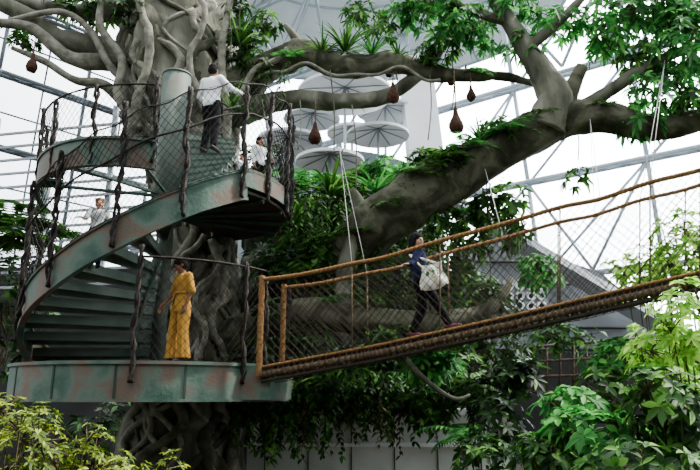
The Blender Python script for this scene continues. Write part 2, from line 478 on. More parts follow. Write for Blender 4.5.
def prism(pix, Y, th, name, mat, parent=None, base=None):
    a = [at(px,py,Y) for px,py in pix]; b = [p+Vector((0,th,0)) for p in a]; n = len(a)
    V = a+b; Fc = [tuple(range(n)), tuple(range(2*n-1, n-1, -1))]+[(i, i+n, (i+1)%n+n, (i+1)%n) for i in range(n)]
    return mkobj(name, V, Fc, mat, parent, False)
struct(prism([(400,60),(430,48),(452,215),(416,215)], 30, 1.5, 'wall_pylon', M['white']), 'tall white leaning panel pylon', 'wall')
V = []; Fc = []; nn = 24
for i in range(nn+1):
    a = radians(200+140*i/nn); x = -1.0+7.2*cos(a); y = 41+6*sin(a)
    V += [(x,y,2),(x,y,15.6+1.2*cos((i/nn-.5)*3))]
for i in range(nn): Fc.append((2*i,2*i+2,2*i+3,2*i+1))
o = mkobj('wall_back', V, Fc, M['backgrey']); o.modifiers.new('s','SOLIDIFY').thickness = .3; struct(o, 'curved gallery wall behind the canopies, shade put into its grey colour', 'wall')
for i,(px,py,Y,R) in enumerate([(345,93,25,2.0),(290,140,26,1.4),(330,160,24,1.35),(378,134,27,1.4),(312,118,30,1.4),(385,110,31,1.5),(352,132,29,1.2)]):
    p = at(px,py,Y); e = empty('parasol', (p.x, p.y, p.z-2.6))
    V = []; Fc = []; n = 24; prof = [(0.05,.45),(R*.5,.26),(R,0),(R*1.0,-.12),(R*.97,-.12),(R*.5,.14),(.05,.3)]
    for k,(rr,z) in enumerate(prof):
        for j in range(n): V.append((rr*cos(j*2*pi/n+.3), rr*sin(j*2*pi/n+.3), z+2.6))
    for k in range(len(prof)-1):
        for j in range(n): Fc.append((k*n+j, k*n+(j+1)%n, (k+1)*n+(j+1)%n, (k+1)*n+j))
    mkobj('canopy', V, Fc, M['fabric'], e, False)
    for j in range(8):
        a = 2*pi*j/8+.3; G().add(*tube([(0,0,2.85),(R*.98*cos(a),R*.98*sin(a),2.5)], .03, 5, 1)).obj('canopy_rib', M['louver'], e)
    g = G(); g.add(*tube([(0,0,-6),(0,0,3.05)], .06, 8, 1)); g.obj('pole', M['rib'], e)
    top(e, 'round white canopy disc on a slim pole', 'parasol', 'white canopies on the upper terrace')

# left slatted screen and dark lower wall
g = G()
A = at(28,90,22); B = at(150,82,20)
for k in range(12):
    z = 6.5+k*.5
    a = Vector((A.x-3, A.y, z)); b = Vector((B.x+1, B.y, z)); mid = (a+b)/2; dd = b-a
    g.box(mid, (dd.length, .08, .08), Matrix.Rotation(math.atan2(dd.y, dd.x), 3, 'Z'))
for t in (0,.25,.5,.75,1):
    q = a.lerp(b,t); g.box((q.x,q.y+.1,9.5),(.16,.14,6.4))
struct(g.obj('wall_screen', M['louver'], smooth=False), 'grey slatted screen in front of the glazing', 'wall')
g = G()
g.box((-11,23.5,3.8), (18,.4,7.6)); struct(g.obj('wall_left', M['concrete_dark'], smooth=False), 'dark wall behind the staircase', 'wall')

# right facade
fa = prism([(455,248),(490,236),(600,272),(680,338),(720,352),(720,420),(455,420)], 24, .6, 'wall_right', M['concrete'])
struct(fa, 'pale grey facade with horizontal grooves', 'wall')
for k in range(7):
    a = at(452, 262+k*22, 23.9); b = at(720 if k>4 else 560+k*22, 262+k*22, 23.9)
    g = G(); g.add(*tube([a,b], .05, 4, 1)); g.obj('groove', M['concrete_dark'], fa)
g = G(); g.add(*tube([at(440,196,23.2), at(740,372,22.6)], [.35,.38], 4, 2)); struct(g.obj('trim_1', M['concrete'], smooth=False), 'sloping grey roof edge beam', 'trim')
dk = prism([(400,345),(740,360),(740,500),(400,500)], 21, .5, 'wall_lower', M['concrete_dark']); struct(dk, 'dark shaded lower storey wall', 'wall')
c0 = at(525,310,22.4); e = empty('vent_panel', c0)
pl = prism([(503,280),(547,278),(549,312),(505,314)], 22.5, .1, 'panel', M['louver'], e)
pl.data.transform(Matrix.Translation(-c0))
for iy in range(3):
    for ix in range(4):
        c = at(509+ix*11, 286+iy*10, 22.42)-c0
        bpy.ops.mesh.primitive_torus_add(location=(0,0,0), major_radius=.13, minor_radius=.045, major_segments=20, minor_segments=8)
        t = bpy.context.object; t.name = 'nozzle_ring'; t.parent = e; t.location = c; t.rotation_euler = (pi/2,0,0); t.data.materials.append(M['white'])
        g = G(); g.add(*tube([c+Vector((0,.03,0)), c+Vector((0,.05,0))], .12, 14, 1)); g.obj('nozzle', M['hole'], e)
top(e, 'grey panel with rows of white round air nozzles', 'air vent')

# white planter wall
a = at(248,414,15.0); b = at(505,408,15.0)
wl = G(); wl.box(((a.x+b.x)/2, 15.2, a.z/2), (b.x-a.x, .3, a.z)); wlo = wl.obj('wall_planter', M['wallwhite'], smooth=False)
struct(wlo, 'pale low retaining wall with a ledge', 'wall')
g = G(); g.box(((a.x+b.x)/2, 15.05, a.z+.05), (b.x-a.x+.1, .55, .12)); g.obj('ledge', M['white'], wlo, False)
g = G(); g.box(((a.x+b.x)/2, 15.0, a.z-.65), (b.x-a.x+.1, .3, .07)); g.obj('ledge', M['white'], wlo, False)
for k in range(6):
    g = G(); g.box((a.x+.4+k*.95, 15.04, a.z/2), (.02,.03,a.z)); g.obj('seam', M['concrete_dark'], wlo, False)

# planted rock mound (backdrop)
V = []; Fc = []; nx, nz_ = 60, 60
for i in range(nx+1):
    for j in range(nz_+1):
        u = i/nx; v = j/nz_
        x = -3.2+u*7.2; zt = 8.9-1.0*abs(u-.35)*2-2.4*max(0,u-.6)*2
        z = v*zt
        y = 16.8+v*1.8+2.0*abs(u-.5)**2-.9*noise.noise(Vector((x*.7,z*.7,1)))-.4*noise.noise(Vector((x*2,z*2,4)))
        V.append((x,y,z))
for i in range(nx):
    for j in range(nz_):
        a_ = i*(nz_+1)+j; Fc.append((a_, a_+nz_+1, a_+nz_+2, a_+1))
o = mkobj('rock_mound', V, Fc, M['rock']); so_ = o.modifiers.new('s','SOLIDIFY'); so_.thickness = 1.0; so_.offset = -1
top(o, 'mossy rock mound with shade put into its dark colour, covered with tropical plants', 'rock')

# ================================================================== TREE
TB = at(185,470,14.0)
tree = empty('tree', (TB.x, 14.0, 0)); top(tree, 'huge grey artificial rainforest tree with twisted lianas', 'tree')
def tpart(name, V, Fc, mat):
    V = [(v[0]-tree.location.x, v[1]-tree.location.y, v[2]-tree.location.z) for v in V]
    return mkobj(name, V, Fc, mat, tree)
TP = [(-3.6,14.1,0)]+[tuple(at(*q)) for q in [(178,470,14.1),(186,410,14.1),(200,340,14.1),(200,265,14.1),(194,190,14.1),(184,120,14.2),(179,55,14.3),(186,-20,14.4),(200,-130,14.5)]]
TR = [1.6,1.25,1.02,.76,.72,.88,1.15,1.28,1.15,1.0]
tpart('trunk', *tube(TP, TR, 64, 10, .18, 1.1, .06, 7, .12), M['bark'])
TPP, TRR = cr(TP, TR, 9)
def trunk_at(z):
    for i in range(len(TPP)-1):
        if TPP[i].z <= z <= TPP[i+1].z:
            t = (z-TPP[i].z)/max(TPP[i+1].z-TPP[i].z,1e-6)
            return TPP[i].lerp(TPP[i+1], t), TRR[i]*(1-t)+TRR[i+1]*t
    return TPP[-1], TRR[-1]
for k in range(62):
    a0 = random.uniform(pi*.95, 2.05*pi)
    z0 = random.choice([0.1,0.1,1.5,3,3.6,3.6,5.5,6.5,7.5,8.2]); z1 = z0+random.uniform(3.0,6); dr = random.uniform(-.5,.5)
    pts = []; rad = []; z = z0; ph = random.random()*6
    r0 = random.uniform(.035,.125)
    while z < min(z1, 14):
        c, R = trunk_at(z); a = a0+dr*(z-z0)+.35*sin(z*1.7+ph)+.2*sin(z*4+ph)
        pts.append(c+Vector((cos(a)*(R*1.03), sin(a)*(R*1.03), 0))); rad.append(r0*(1+.3*sin(z*3+ph))); z += .3
    if len(pts) > 3: tpart('liana', *tube(pts, rad, 9, 3, .25, 5), M['root'] if k % 3 else M['bark_moss'])
def branch(pix, rad, mat='bark', seg=22, lump=.17, name='branch', freq=1.8):
    return tpart(name, *tube([at(*q) for q in pix], rad, seg, 9, lump, freq, .04, 5, .15), M[mat])
branch([(205,320,14.4),(265,295,14.4),(335,262,13.8),(385,218,13.2),(440,183,13.0),(500,150,12.8),(555,122,12.6),(605,117,12.5),(650,129,12.4),(700,120,12.3),(770,95,12.2)],
       [.40,.42,.50,.56,.54,.46,.40,.33,.26,.22,.15], 'bark_moss', 32, .12)
branch([(545,130,12.6),(556,100,12.5),(545,78,12.5),(525,48,12.5),(508,20,12.5),(482,-25,12.6)], [.46,.36,.28,.22,.18,.12], 'bark')
branch([(560,112,12.5),(572,88,12.4),(582,66,12.3)], [.24,.17,.11], 'bark_moss', 14)
branch([(528,48,12.5),(560,20,12.3),(590,-10,12.2)], [.14,.11,.07], 'bark', 10)
branch([(570,118,12.5),(610,90,12.3),(655,62,12.2),(710,40,12.0)], [.2,.14,.11,.08], 'bark', 12)
branch([(508,22,12.5),(470,10,12.4),(430,-10,12.4)], [.12,.09,.06], 'bark', 10)
branch([(205,350,14.0),(260,325,13.4),(310,313,12.9),(370,320,12.6),(430,324,12.5),(475,316,12.6),(500,298,12.7),(512,278,12.9)], [.40,.34,.30,.27,.24,.18,.11,.04], 'bark_moss', 24)
branch([(346,315,12.9),(342,285,13.0),(350,250,13.1),(362,215,13.2),(352,190,13.2)], [.2,.15,.17,.15,.09], 'bark', 14)
branch([(395,345,12.4),(420,375,12.3),(452,398,12.2),(470,395,12.2)], [.07,.055,.04,.025], 'bark', 10)
branch([(195,95,14.3),(235,88,14.0),(270,66,13.8),(305,54,13.6),(345,66,13.5),(400,64,13.4),(440,74,13.3),(500,76,13.2),(560,90,13.1)], [.5,.46,.36,.31,.28,.25,.18,.11,.05], 'bark_moss', 24, .32, 'branch', 2.6)
branch([(195,128,14.2),(240,112,14.0),(290,99,13.8),(340,102,13.6),(385,96,13.5),(425,70,13.4),(450,40,13.3),(500,15,13.2)], [.4,.32,.23,.2,.17,.14,.1,.06], 'bark', 18, .28)
branch([(300,55,13.6),(296,40,13.6),(285,25,13.6)], [.14,.10,.06], 'bark', 10)
branch([(185,105,14.2),(140,70,14.0),(100,48,13.8),(60,40,13.6),(25,15,13.4),(-20,-5,13.2)], [.5,.35,.28,.24,.2,.16], 'bark', 18)
branch([(160,60,14.2),(110,62,13.8),(70,58,13.5),(30,28,13.2),(-20,22,13.0)], [.3,.22,.16,.13,.1], 'root', 14)
branch([(170,40,14.2),(120,12,13.8),(80,12,13.6),(30,2,13.4),(-20,-20,13.2)], [.4,.26,.18,.15,.1], 'bark', 14)
branch([(130,110,14.0),(105,85,13.6),(75,80,13.4),(45,62,13.3),(12,48,13.2)], [.16,.12,.09,.08,.05], 'root', 10)
branch([(150,90,13.5),(115,72,13.4),(90,30,13.3),(60,12,13.2),(10,20,13.1)], [.12,.1,.08,.07,.05], 'root', 10)
branch([(140,130,13.2),(118,95,13.2),(122,60,13.2),(100,25,13.2),(104,-10,13.2)], [.12,.1,.1,.09,.07], 'root', 10)
for pix, r in [([(225,95,13.6),(262,76,13.5),(300,68,13.3),(350,76,13.2),(400,72,13.1),(440,82,13.1)], .04),
               ([(210,150,13.2),(232,112,13.4),(250,80,13.4),(288,50,13.4)], .07),
               ([(128,150,13.2),(138,100,12.95),(150,50,12.9),(140,0,13.0)], .10),
               ([(205,110,12.95),(190,60,12.9),(205,20,12.9),(198,-10,13.0)], .07),
               ([(222,170,13.2),(228,120,13.2),(222,60,13.1),(230,0,13.2)], .09),
               ([(172,360,13.4),(190,310,13.3),(180,270,13.3),(205,235,13.3)], .07),
               ([(225,360,13.4),(212,320,13.3),(225,280,13.3),(212,240,13.3)], .08),
               ([(200,360,13.3),(206,330,13.2),(196,300,13.2),(222,262,13.2)], .06)]:
    pts = []
    P, _ = cr([at(*q) for q in pix], [r]*len(pix), 6)
    for i, p in enumerate(P): pts.append(p+Vector((0, -.05, .06*sin(i*1.1)+.05*sin(i*.6))))
    tpart('liana', *tube(pts, r, 8, 2, .25, 5), M['root'])
for q in [(228,0,230,60),(330,70,334,150),(352,105,356,190),(452,60,452,110),(486,180,490,330),(262,100,268,170),(300,100,298,150),(395,70,396,95),(430,75,428,140),(575,120,578,160)]:
    a = at(q[0],q[1],13.1); b = at(q[2],q[3],13.0); m = a.lerp(b,.5)+Vector((.05,0,0))
    tpart('aerial_root', *tube([a,m,b], .014, 6, 3), M['bark'])

def canopy(px, py, Y, rx, ry, rz, n, L=.23, mat='leaf_bright', k=7):
    c = at(px,py,Y)
    o = bush('foliage', '', c-Vector(tree.location), (rx,ry,rz), n, L, L*.38, k, M[mat], base=c-Vector(tree.location)+Vector((0,0,-rz*.2)), parent=tree, droop=.5, up=.5)
for q in [(620,15,12.3,1.1,.8,.5,90),(680,45,12.0,.8,.7,.7,100),(560,20,12.6,.9,.7,.35,44),(455,22,12.6,.9,.7,.4,70),(430,0,12.6,.7,.6,.3,50),(520,45,12.5,.5,.4,.3,16),
          (660,92,12.2,.8,.6,.5,60),(690,10,12.0,.7,.7,.4,60),(610,45,12.4,.5,.5,.4,30),(640,125,12.3,.5,.5,.25,30),(410,12,12.9,.5,.5,.3,34),(480,40,12.8,.45,.4,.3,24),(515,3,12.5,.6,.5,.3,32),
          (655,5,12.4,.8,.6,.4,60,.24,'leaf_mid'),(640,60,12.5,.6,.5,.4,40,.24,'leaf_mid'),(440,50,13.0,.5,.4,.3,30,.22,'leaf_mid'),(690,100,12.0,.5,.5,.4,36,.22,'leaf_mid'),(385,30,13.2,.4,.4,.3,22,.2,'leaf_mid'),(360,12,13.4,.5,.4,.25,26,.2,'leaf_mid')]:
    canopy(*q)
for q in [(505,215,13.2,.6,.5,.9,60,.24,'leaf_mid'),(540,270,13.2,.45,.4,.4,44,.24,'leaf_bright'),(580,180,12.8,.3,.3,.3,10,.22,'leaf_mid'),(95,5,13.6,1.1,.7,.35,70,.24,'leaf_mid'),(238,25,13.4,.35,.4,.9,60,.22,'leaf_dark'),(20,40,13.4,.4,.4,.4,22,.2,'leaf_mid'),(255,60,13.5,.4,.3,.5,40,.2,'leaf_mid'),
          (130,8,13.0,.5,.4,.3,24,.2,'leaf_dark'),(470,240,13.4,.5,.4,.6,60,.22,'leaf_mid'),(440,215,13.2,.4,.4,.4,34,.2,'leaf_mid'),(265,25,13.4,.35,.3,.4,28,.2,'leaf_mid'),(480,200,13.3,.4,.4,.4,30,.2,'leaf_dark')]:
    canopy(*q)

def nest(px, py, Y, s, toppy):
    c = at(px,py,Y); e = empty('hanging_nest', c)
    V = []; Fc = []; n = 16; prof = [(0,.34),(.03,.26),(.045,.2),(.06,.12),(.10,.04),(.135,-.04),(.14,-.11),(.11,-.18),(.06,-.215),(0,-.22)]
    for r, z in prof:
        for j in range(n):
            a = 2*pi*j/n; q = Vector((r*cos(a), r*sin(a), z)); d = 1+.15*noise.noise(q*12+c)
            V.append(tuple(q*s*d))
    for i in range(len(prof)-1):
        for j in range(n): Fc.append((i*n+j, (i+1)*n+j, (i+1)*n+(j+1)%n, i*n+(j+1)%n))
    mkobj('nest_pouch', V, Fc, M['nest'], e)
    t = at(px, toppy, Y)
    g = G(); g.add(*tube([(0,0,.3*s),(.01,0,(t.z-c.z)*.6),(0,0,t.z-c.z)], .014, 6, 3)); g.obj('cord', M['ropedark'], e)
    top(e, 'brown woven teardrop bird nest hanging from a branch', 'nest', 'woven nests hanging from the branches')
for q in [(32,64,13.0,.9,40),(315,134,13.2,1.0,100),(393,94,13.1,1.0,66),(389,72,13.6,.6,60),(456,122,12.9,1.15,70),(471,94,13.1,.75,72),(451,80,13.3,.6,70),(466,72,13.4,.6,65)]:
    nest(*q)

# ================================================================== STAIRCASE
CX, CY, R0 = -3.5, 12.0, 2.3
st = empty('spiral_staircase', (CX, CY, 3.5)); top(st, 'green painted metal spiral staircase winding round a column', 'staircase')
def spart(o):
    o.data.transform(Matrix.Translation(-Vector((CX,CY,3.5)))); o.parent = st; return o
ZA = [160,180,210,240,270,300,318,330]; ZZ = [3.75,4.10,4.65,5.15,5.77,6.43,6.76,6.78]
def zf(a):
    return float(np.interp(a, ZA, ZZ))
def band(a0, a1, ri, ro, zt, h, n=60):
    V = []; Fc = []
    for i in range(n+1):
        a = a0+(a1-a0)*i/n; z = zt(a) if callable(zt) else zt; hh = h(a) if callable(h) else h
        for r, q in ((ri,z),(ro,z),(ro,z-hh),(ri,z-hh)): V.append(ring(CX,CY,a,r,q))
    for i in range(n):
        for k in range(4): Fc.append((i*4+k, i*4+(k+1)%4, i*4+4+(k+1)%4, i*4+4+k))
    Fc.append((0,3,2,1)); Fc.append((n*4, n*4+1, n*4+2, n*4+3))
    return V, Fc
g = G(); g.add(*tube([(CX,CY,6.2),(CX,CY,9.3)], [.28,.28], 28, 2)); g.add(*tube([(CX,CY,9.3),(CX,CY,9.34)], .29, 28, 1)); g.add(*tube([(CX,CY,3.5),(CX,CY,6.2)], .13, 20, 1)); spart(g.obj('column', M['column']))
g = G(); g.add(*band(162,320,R0-.04,R0,zf,.52)); g.add(*band(162,320,R0-.07,R0+.03,lambda a: zf(a)+.02,.05)); g.add(*band(162,320,R0-.07,R0+.03,lambda a: zf(a)-.49,.05))
spart(g.obj('outer_stringer', M['green'], smooth=False))
g = G(); g.add(*band(166,320,.36,.41,lambda a: zf(a)-.02,.48)); spart(g.obj('inner_stringer', M['green'], smooth=False))
for i in range(11):
    a = 168+i*13.7; z = zf(a+7)-.14
    g = G(); g.add(*band(a,a+13.0,.13,R0-.04,z,.05,5)); g.add(*band(a,a+1.0,.13,R0-.04,z,.20,2)); g.add(*band(a+11.6,a+12.8,.13,R0-.04,z-.02,.13,2))
    spart(g.obj('tread', M['tread'], smooth=False))
g = G(); g.add(*band(318,425,.2,R0,6.66,.06)); spart(g.obj('landing_floor', M['rust'], smooth=False))
g = G(); g.add(*band(316,425,R0-.03,R0+.02,6.80,.34)); spart(g.obj('landing_rim', M['green'], smooth=False))
g = G(); g.add(*band(304,425,.2,R0-.05,6.42,.05)); spart(g.obj('soffit', M['rust'], smooth=False))
for a in (312,332,352,372,392):
    spart(G().add(*tube([ring(CX,CY,a,.25,6.34), ring(CX,CY,a,R0-.06,6.34)], .045, 4, 1)).obj('joist', M['green_dark'], smooth=False))
zl = lambda a: 6.95+.12*sin(radians(a-188)*1.9)
g = G(); g.add(*band(186,280,R0-.03,R0+.02,zl,.46)); g.add(*band(186,280,R0-.06,R0+.05,lambda a: zl(a)+.02,.04)); g.add(*band(186,280,R0-.06,R0+.04,lambda a: zl(a)-.43,.04)); spart(g.obj('upper_stringer', M['green'], smooth=False))
for i in range(7):
    a = 190+i*12.8
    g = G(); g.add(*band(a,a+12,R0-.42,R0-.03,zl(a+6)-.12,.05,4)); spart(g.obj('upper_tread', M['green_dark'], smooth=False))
for a in (200,236,272):
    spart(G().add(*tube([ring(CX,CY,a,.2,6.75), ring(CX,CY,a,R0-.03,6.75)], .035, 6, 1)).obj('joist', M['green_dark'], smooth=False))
for i in range(9):
    a = 316+i*8.5; z = 6.66+.165*(i+1)
    g = G(); g.add(*band(a,a+9.3,.2,1.25,z,.05,4)); g.add(*band(a,a+1.2,.2,1.25,z,.165,2)); spart(g.obj('tread', M['tread'], smooth=False))

def twisted(p0, p1, r=.028, seed=0):
    p0 = Vector(p0); p1 = Vector(p1); d = p1-p0; L = d.length; d.normalize(); u = d.orthogonal().normalized(); w = d.cross(u)
    g = G(); n = int(L/.06)
    for s in (0, pi):
        pts = []
        for i in range(n+1):
            a = s+i*.62; t = i/n
            wob = Vector((noise.noise(Vector((seed, t*4, 0)))*.08, noise.noise(Vector((seed, t*4, 7)))*.05, 0))*(sin(pi*t))
            k_ = 1+.5*max(0, sin(i*.9+seed))
            pts.append(p0+d*(L*t)+(u*cos(a)+w*sin(a))*r*.8*k_+wob)
        g.add(*tube(pts, r, 6, 1, .7, 12))
    return g
PA = [178,197,217,240,267,292,316,331,350,372,392]
def zbase(a): return zf(a) if a < 320 else 6.80
def HT(a): return 1.85 if a < 290 else 1.6
for k, a in enumerate(PA):
    p0 = ring(CX,CY,a,R0+.06,zbase(a)-.5); p1 = ring(CX,CY,a+.4*sin(k*2.1),R0+.08,zbase(a)+HT(a)+.12*sin(k*1.7))
    spart(twisted(p0,p1,.028,k*3.1).obj('baluster', M['post']))
angs = list(np.arange(168,394,4.0))
spart(G().add(*tube([ring(CX,CY,a,R0+.06,zbase(a)+1.02+.03*sin(a*.21)) for a in angs], .018, 7, 1, .3, 9)).obj('handrail', M['post']))
spart(G().add(*tube([ring(CX,CY,a,R0+.07,zbase(a)+1.6+.05*sin(a*.35)) for a in angs], .012, 6, 1)).obj('top_cable', M['post']))
spart(net([ring(CX,CY,a,R0+.05,zbase(a)) for a in angs], [ring(CX,CY,a,R0+.06,zbase(a)+1.6) for a in angs], 'netting', M['net'], None, .13, .012))
for k, a in enumerate([188,208,230,254,279]):
    spart(twisted(ring(CX,CY,a,R0+.0,6.6), ring(CX,CY,a,R0+.04,8.0+.1*sin(k*2)), .024, 50+k).obj('baluster', M['post']))
angs2 = list(np.arange(188,281,4.0))
spart(G().add(*tube([ring(CX,CY,a,R0+.02,7.95) for a in angs2], .018, 7, 1, .3, 9)).obj('handrail', M['post']))
spart(net([ring(CX,CY,a,R0,7.05) for a in angs2], [ring(CX,CY,a,R0+.02,7.95) for a in angs2], 'netting', M['net'], None, .13, .011))
spart(G().add(*tube([(-2.45,11.75,8.45),(-2.25,12.1,8.7),(-2.35,12.8,9.0)], .02, 7, 3)).obj('handrail', M['post']))

# lower deck
dk = empty('landing_deck', (CX, CY, 2.92)); top(dk, 'round green metal landing deck around the tree trunk', 'platform')
def dpart(o):
    o.data.transform(Matrix.Translation(-Vector((CX,CY,2.92)))); o.parent = dk; return o
RD = 2.37
g = G(); g.add(*band(0,360,.1,RD-.02,3.5,.06,90)); dpart(g.obj('deck_floor', M['rust'], smooth=False))
g = G(); g.add(*band(0,360,RD-.03,RD,3.5,.56,96)); g.add(*band(0,360,RD-.06,RD+.035,3.52,.05,96)); g.add(*band(0,360,RD-.06,RD+.03,2.97,.04,96)); dpart(g.obj('deck_rim', M['green'], smooth=False))
for a in range(200,350,24):
    g = G(); g.add(*band(a,a+.8,RD-.01,RD+.012,3.46,.5,1)); dpart(g.obj('rim_seam', M['green_dark'], smooth=False))
for a in range(0,360,30): dpart(G().add(*tube([ring(CX,CY,a,.9,3.2), ring(CX,CY,a,RD-.05,3.2)], .09, 4, 1)).obj('beam', M['green_dark'], smooth=False))
g = G(); g.box((-1.42,10.95,3.22), (.62,1.15,.52), Matrix.Rotation(-.2,3,'Z')); dpart(g.obj('bridge_tongue', M['green'], smooth=False))
for k,(a,h) in enumerate([(278,1.75),(319,1.65),(331,1.4)]):
    dpart(twisted(ring(CX,CY,a,RD+.05,3.2), ring(CX,CY,a,RD+.02,3.5+h), .026, 120+k).obj('baluster', M['post']))
an3 = list(np.arange(278,331,3.5))
dpart(net([ring(CX,CY,a,RD+.01,3.52) for a in an3], [ring(CX,CY,a,RD+.01,5.05) for a in an3], 'netting', M['net'], None, .12, .011))
dpart(G().add(*tube([ring(CX,CY,a,RD+.02,5.07) for a in an3], .018, 6, 1, .3, 9)).obj('handrail', M['post']))
an4 = list(np.arange(-20,60,5.0))
dpart(net([ring(CX,CY,a,RD-.02,3.52) for a in an4 if a > 3], [ring(CX,CY,a,RD-.02,4.9) for a in an4 if a > 3], 'netting', M['net'], None, .13, .012))
for a in (8,30,55): dpart(twisted(ring(CX,CY,a,RD,3.3), ring(CX,CY,a,RD,5.0), .026, a).obj('baluster', M['post']))

# ================================================================== BRIDGE
br = empty('rope_bridge', at(262,372,10.3)); top(br, 'rope suspension footbridge with netting sides rising from the deck', 'bridge')
def bpart(o):
    o.data.transform(Matrix.Translation(-Vector(br.location))); o.parent = br; return o
XS = [262,300,352,385,440,500,560,600,650,700,745]
def Yn(x): return 10.3-(x-262)/438*1.9
topn = [at(x, np.interp(x,[260,352,430,500,600,700,760],[280,264,244,223,197,168,150]), Yn(x)) for x in XS]
botn = [at(x, np.interp(x,[262,385,500,600,700,760],[375,352,327,304,281,266]), Yn(x)) for x in XS]
for k in (1,3,5,7,9): topn[k] = topn[k]-Vector((0,0,.03))
wv = Vector((.26,.92,0))
topf = [p+wv+Vector((0,0,.02)) for p in topn]
botf = [p+wv for p in botn]
WZ = Vector((0,0,.14))
def twistrope(pts, r, name, mat):
    P, _ = cr(pts, [1]*len(pts), 26); g = G()
    for s in range(3):
        q = []
        for i, p in enumerate(P):
            t = (P[min(i+1,len(P)-1)]-P[max(i-1,0)]).normalized(); u = t.cross(Vector((0,0,1))).normalized(); w_ = u.cross(t)
            a = s*2.094+i*1.0; q.append(p+(u*cos(a)+w_*sin(a))*r*.5)
        g.add(*tube(q, r*.58, 6, 1))
    return bpart(g.obj(name, mat))
twistrope(topn, .036, 'handrail_rope', M['rope']); twistrope(topf, .034, 'handrail_rope', M['rope'])
twistrope(botn, .052, 'deck_rope', M['ropedark']); twistrope(botf, .046, 'deck_rope', M['ropedark'])
twistrope([p+Vector((0,-.02,-.10)) for p in botn], .026, 'deck_rope', M['plank']); twistrope([p+Vector((0,0,.12)) for p in botn], .024, 'deck_rope', M['rope'])
BN, _ = cr(botn, [1]*len(botn), 8); BF, _ = cr(botf, [1]*len(botf), 8)
g = G()
for i in range(len(BN)-1):
    a = BN[i]+WZ; b = BN[i+1]+WZ; c = BF[i+1]+WZ; d = BF[i]+WZ
    a2 = a.lerp(b,.06); b2 = a.lerp(b,.94); c2 = d.lerp(c,.94); d2 = d.lerp(c,.06)
    dz = Vector((0,0,-.05)); V = [a2,b2,c2,d2]+[v+dz for v in (a2,b2,c2,d2)]
    g.add(V, [(0,1,2,3),(7,6,5,4),(0,4,5,1),(1,5,6,2),(2,6,7,3),(3,7,4,0)])
bpart(g.obj('plank_walkway', M['plank'], smooth=False))
bpart(net(botn, topn, 'netting', M['netbrown'], None, .12, .012)); bpart(net(botf, topf, 'netting', M['netbrown'], None, .12, .012))
bpart(net([p+Vector((0,.25,-.14)) for p in botn], botn, 'netting', M['netbrown'], None, .12, .010))
g = G()
for i in range(0, len(BN)-1, 1):
    d = (BN[i+1]-BN[i]).normalized(); g.add(*tube([BN[i]-d*.02, BN[i]+d*.02], .058, 8, 1)); g.add(*tube([BN[i]+Vector((0,0,.13)), BN[i]-Vector((0,0,.10))], .010, 5, 1))
o = bpart(g.obj('lashing', M['slat'])); o['kind'] = 'stuff'
for i in (2,4,6,8,9):
    bpart(G().add(*tube([botn[i], topn[i]], .012, 6, 1)).obj('side_rope', M['ropedark'])); bpart(G().add(*tube([botf[i], topf[i]], .012, 6, 1)).obj('side_rope', M['ropedark']))
for p, q in ((botn[0], topn[0]), (botf[0], topf[0])):
    bpart(G().add(*tube([Vector((q.x,q.y,3.3)), Vector((q.x,q.y,q.z+.06))], .048, 14, 40, .05, 9, .10, 2, 1.2)).obj('end_post', M['rope']))
for x, tx, ty, Yt in [(352,340,150,13.2),(487,484,165,12.8),(600,590,118,12.3),(660,665,60,12.0)]:
    i = min(range(len(XS)), key=lambda k: abs(XS[k]-x)); b = at(tx,ty,Yt)
    for a in (topn[i], topf[i]): bpart(G().add(*tube([a,b], .006, 6, 1)).obj('suspension_cable', M['cable']))

# ================================================================== PEOPLE
def sphere(c, r, Rm=None, seg=14, rg=10):
    c = Vector(c); V = [c+(Rm@Vector((0,0,r[2])) if Rm else Vector((0,0,r[2])))]
    for i in range(1, rg):
        th = pi*i/rg
        for j in range(seg):
            p = Vector((r[0]*sin(th)*cos(2*pi*j/seg), r[1]*sin(th)*sin(2*pi*j/seg), r[2]*cos(th)))
            V.append(c+(Rm@p if Rm else p))
    V.append(c+(Rm@Vector((0,0,-r[2])) if Rm else Vector((0,0,-r[2]))))
    Fc = []; n = len(V)
    for j in range(seg): Fc.append((0, 1+j, 1+(j+1)%seg)); Fc.append((n-1, 1+(rg-2)*seg+(j+1)%seg, 1+(rg-2)*seg+j))
    for i in range(rg-2):
        for j in range(seg): Fc.append((1+i*seg+j, 1+(i+1)*seg+j, 1+(i+1)*seg+(j+1)%seg, 1+i*seg+(j+1)%seg))
    return V, Fc
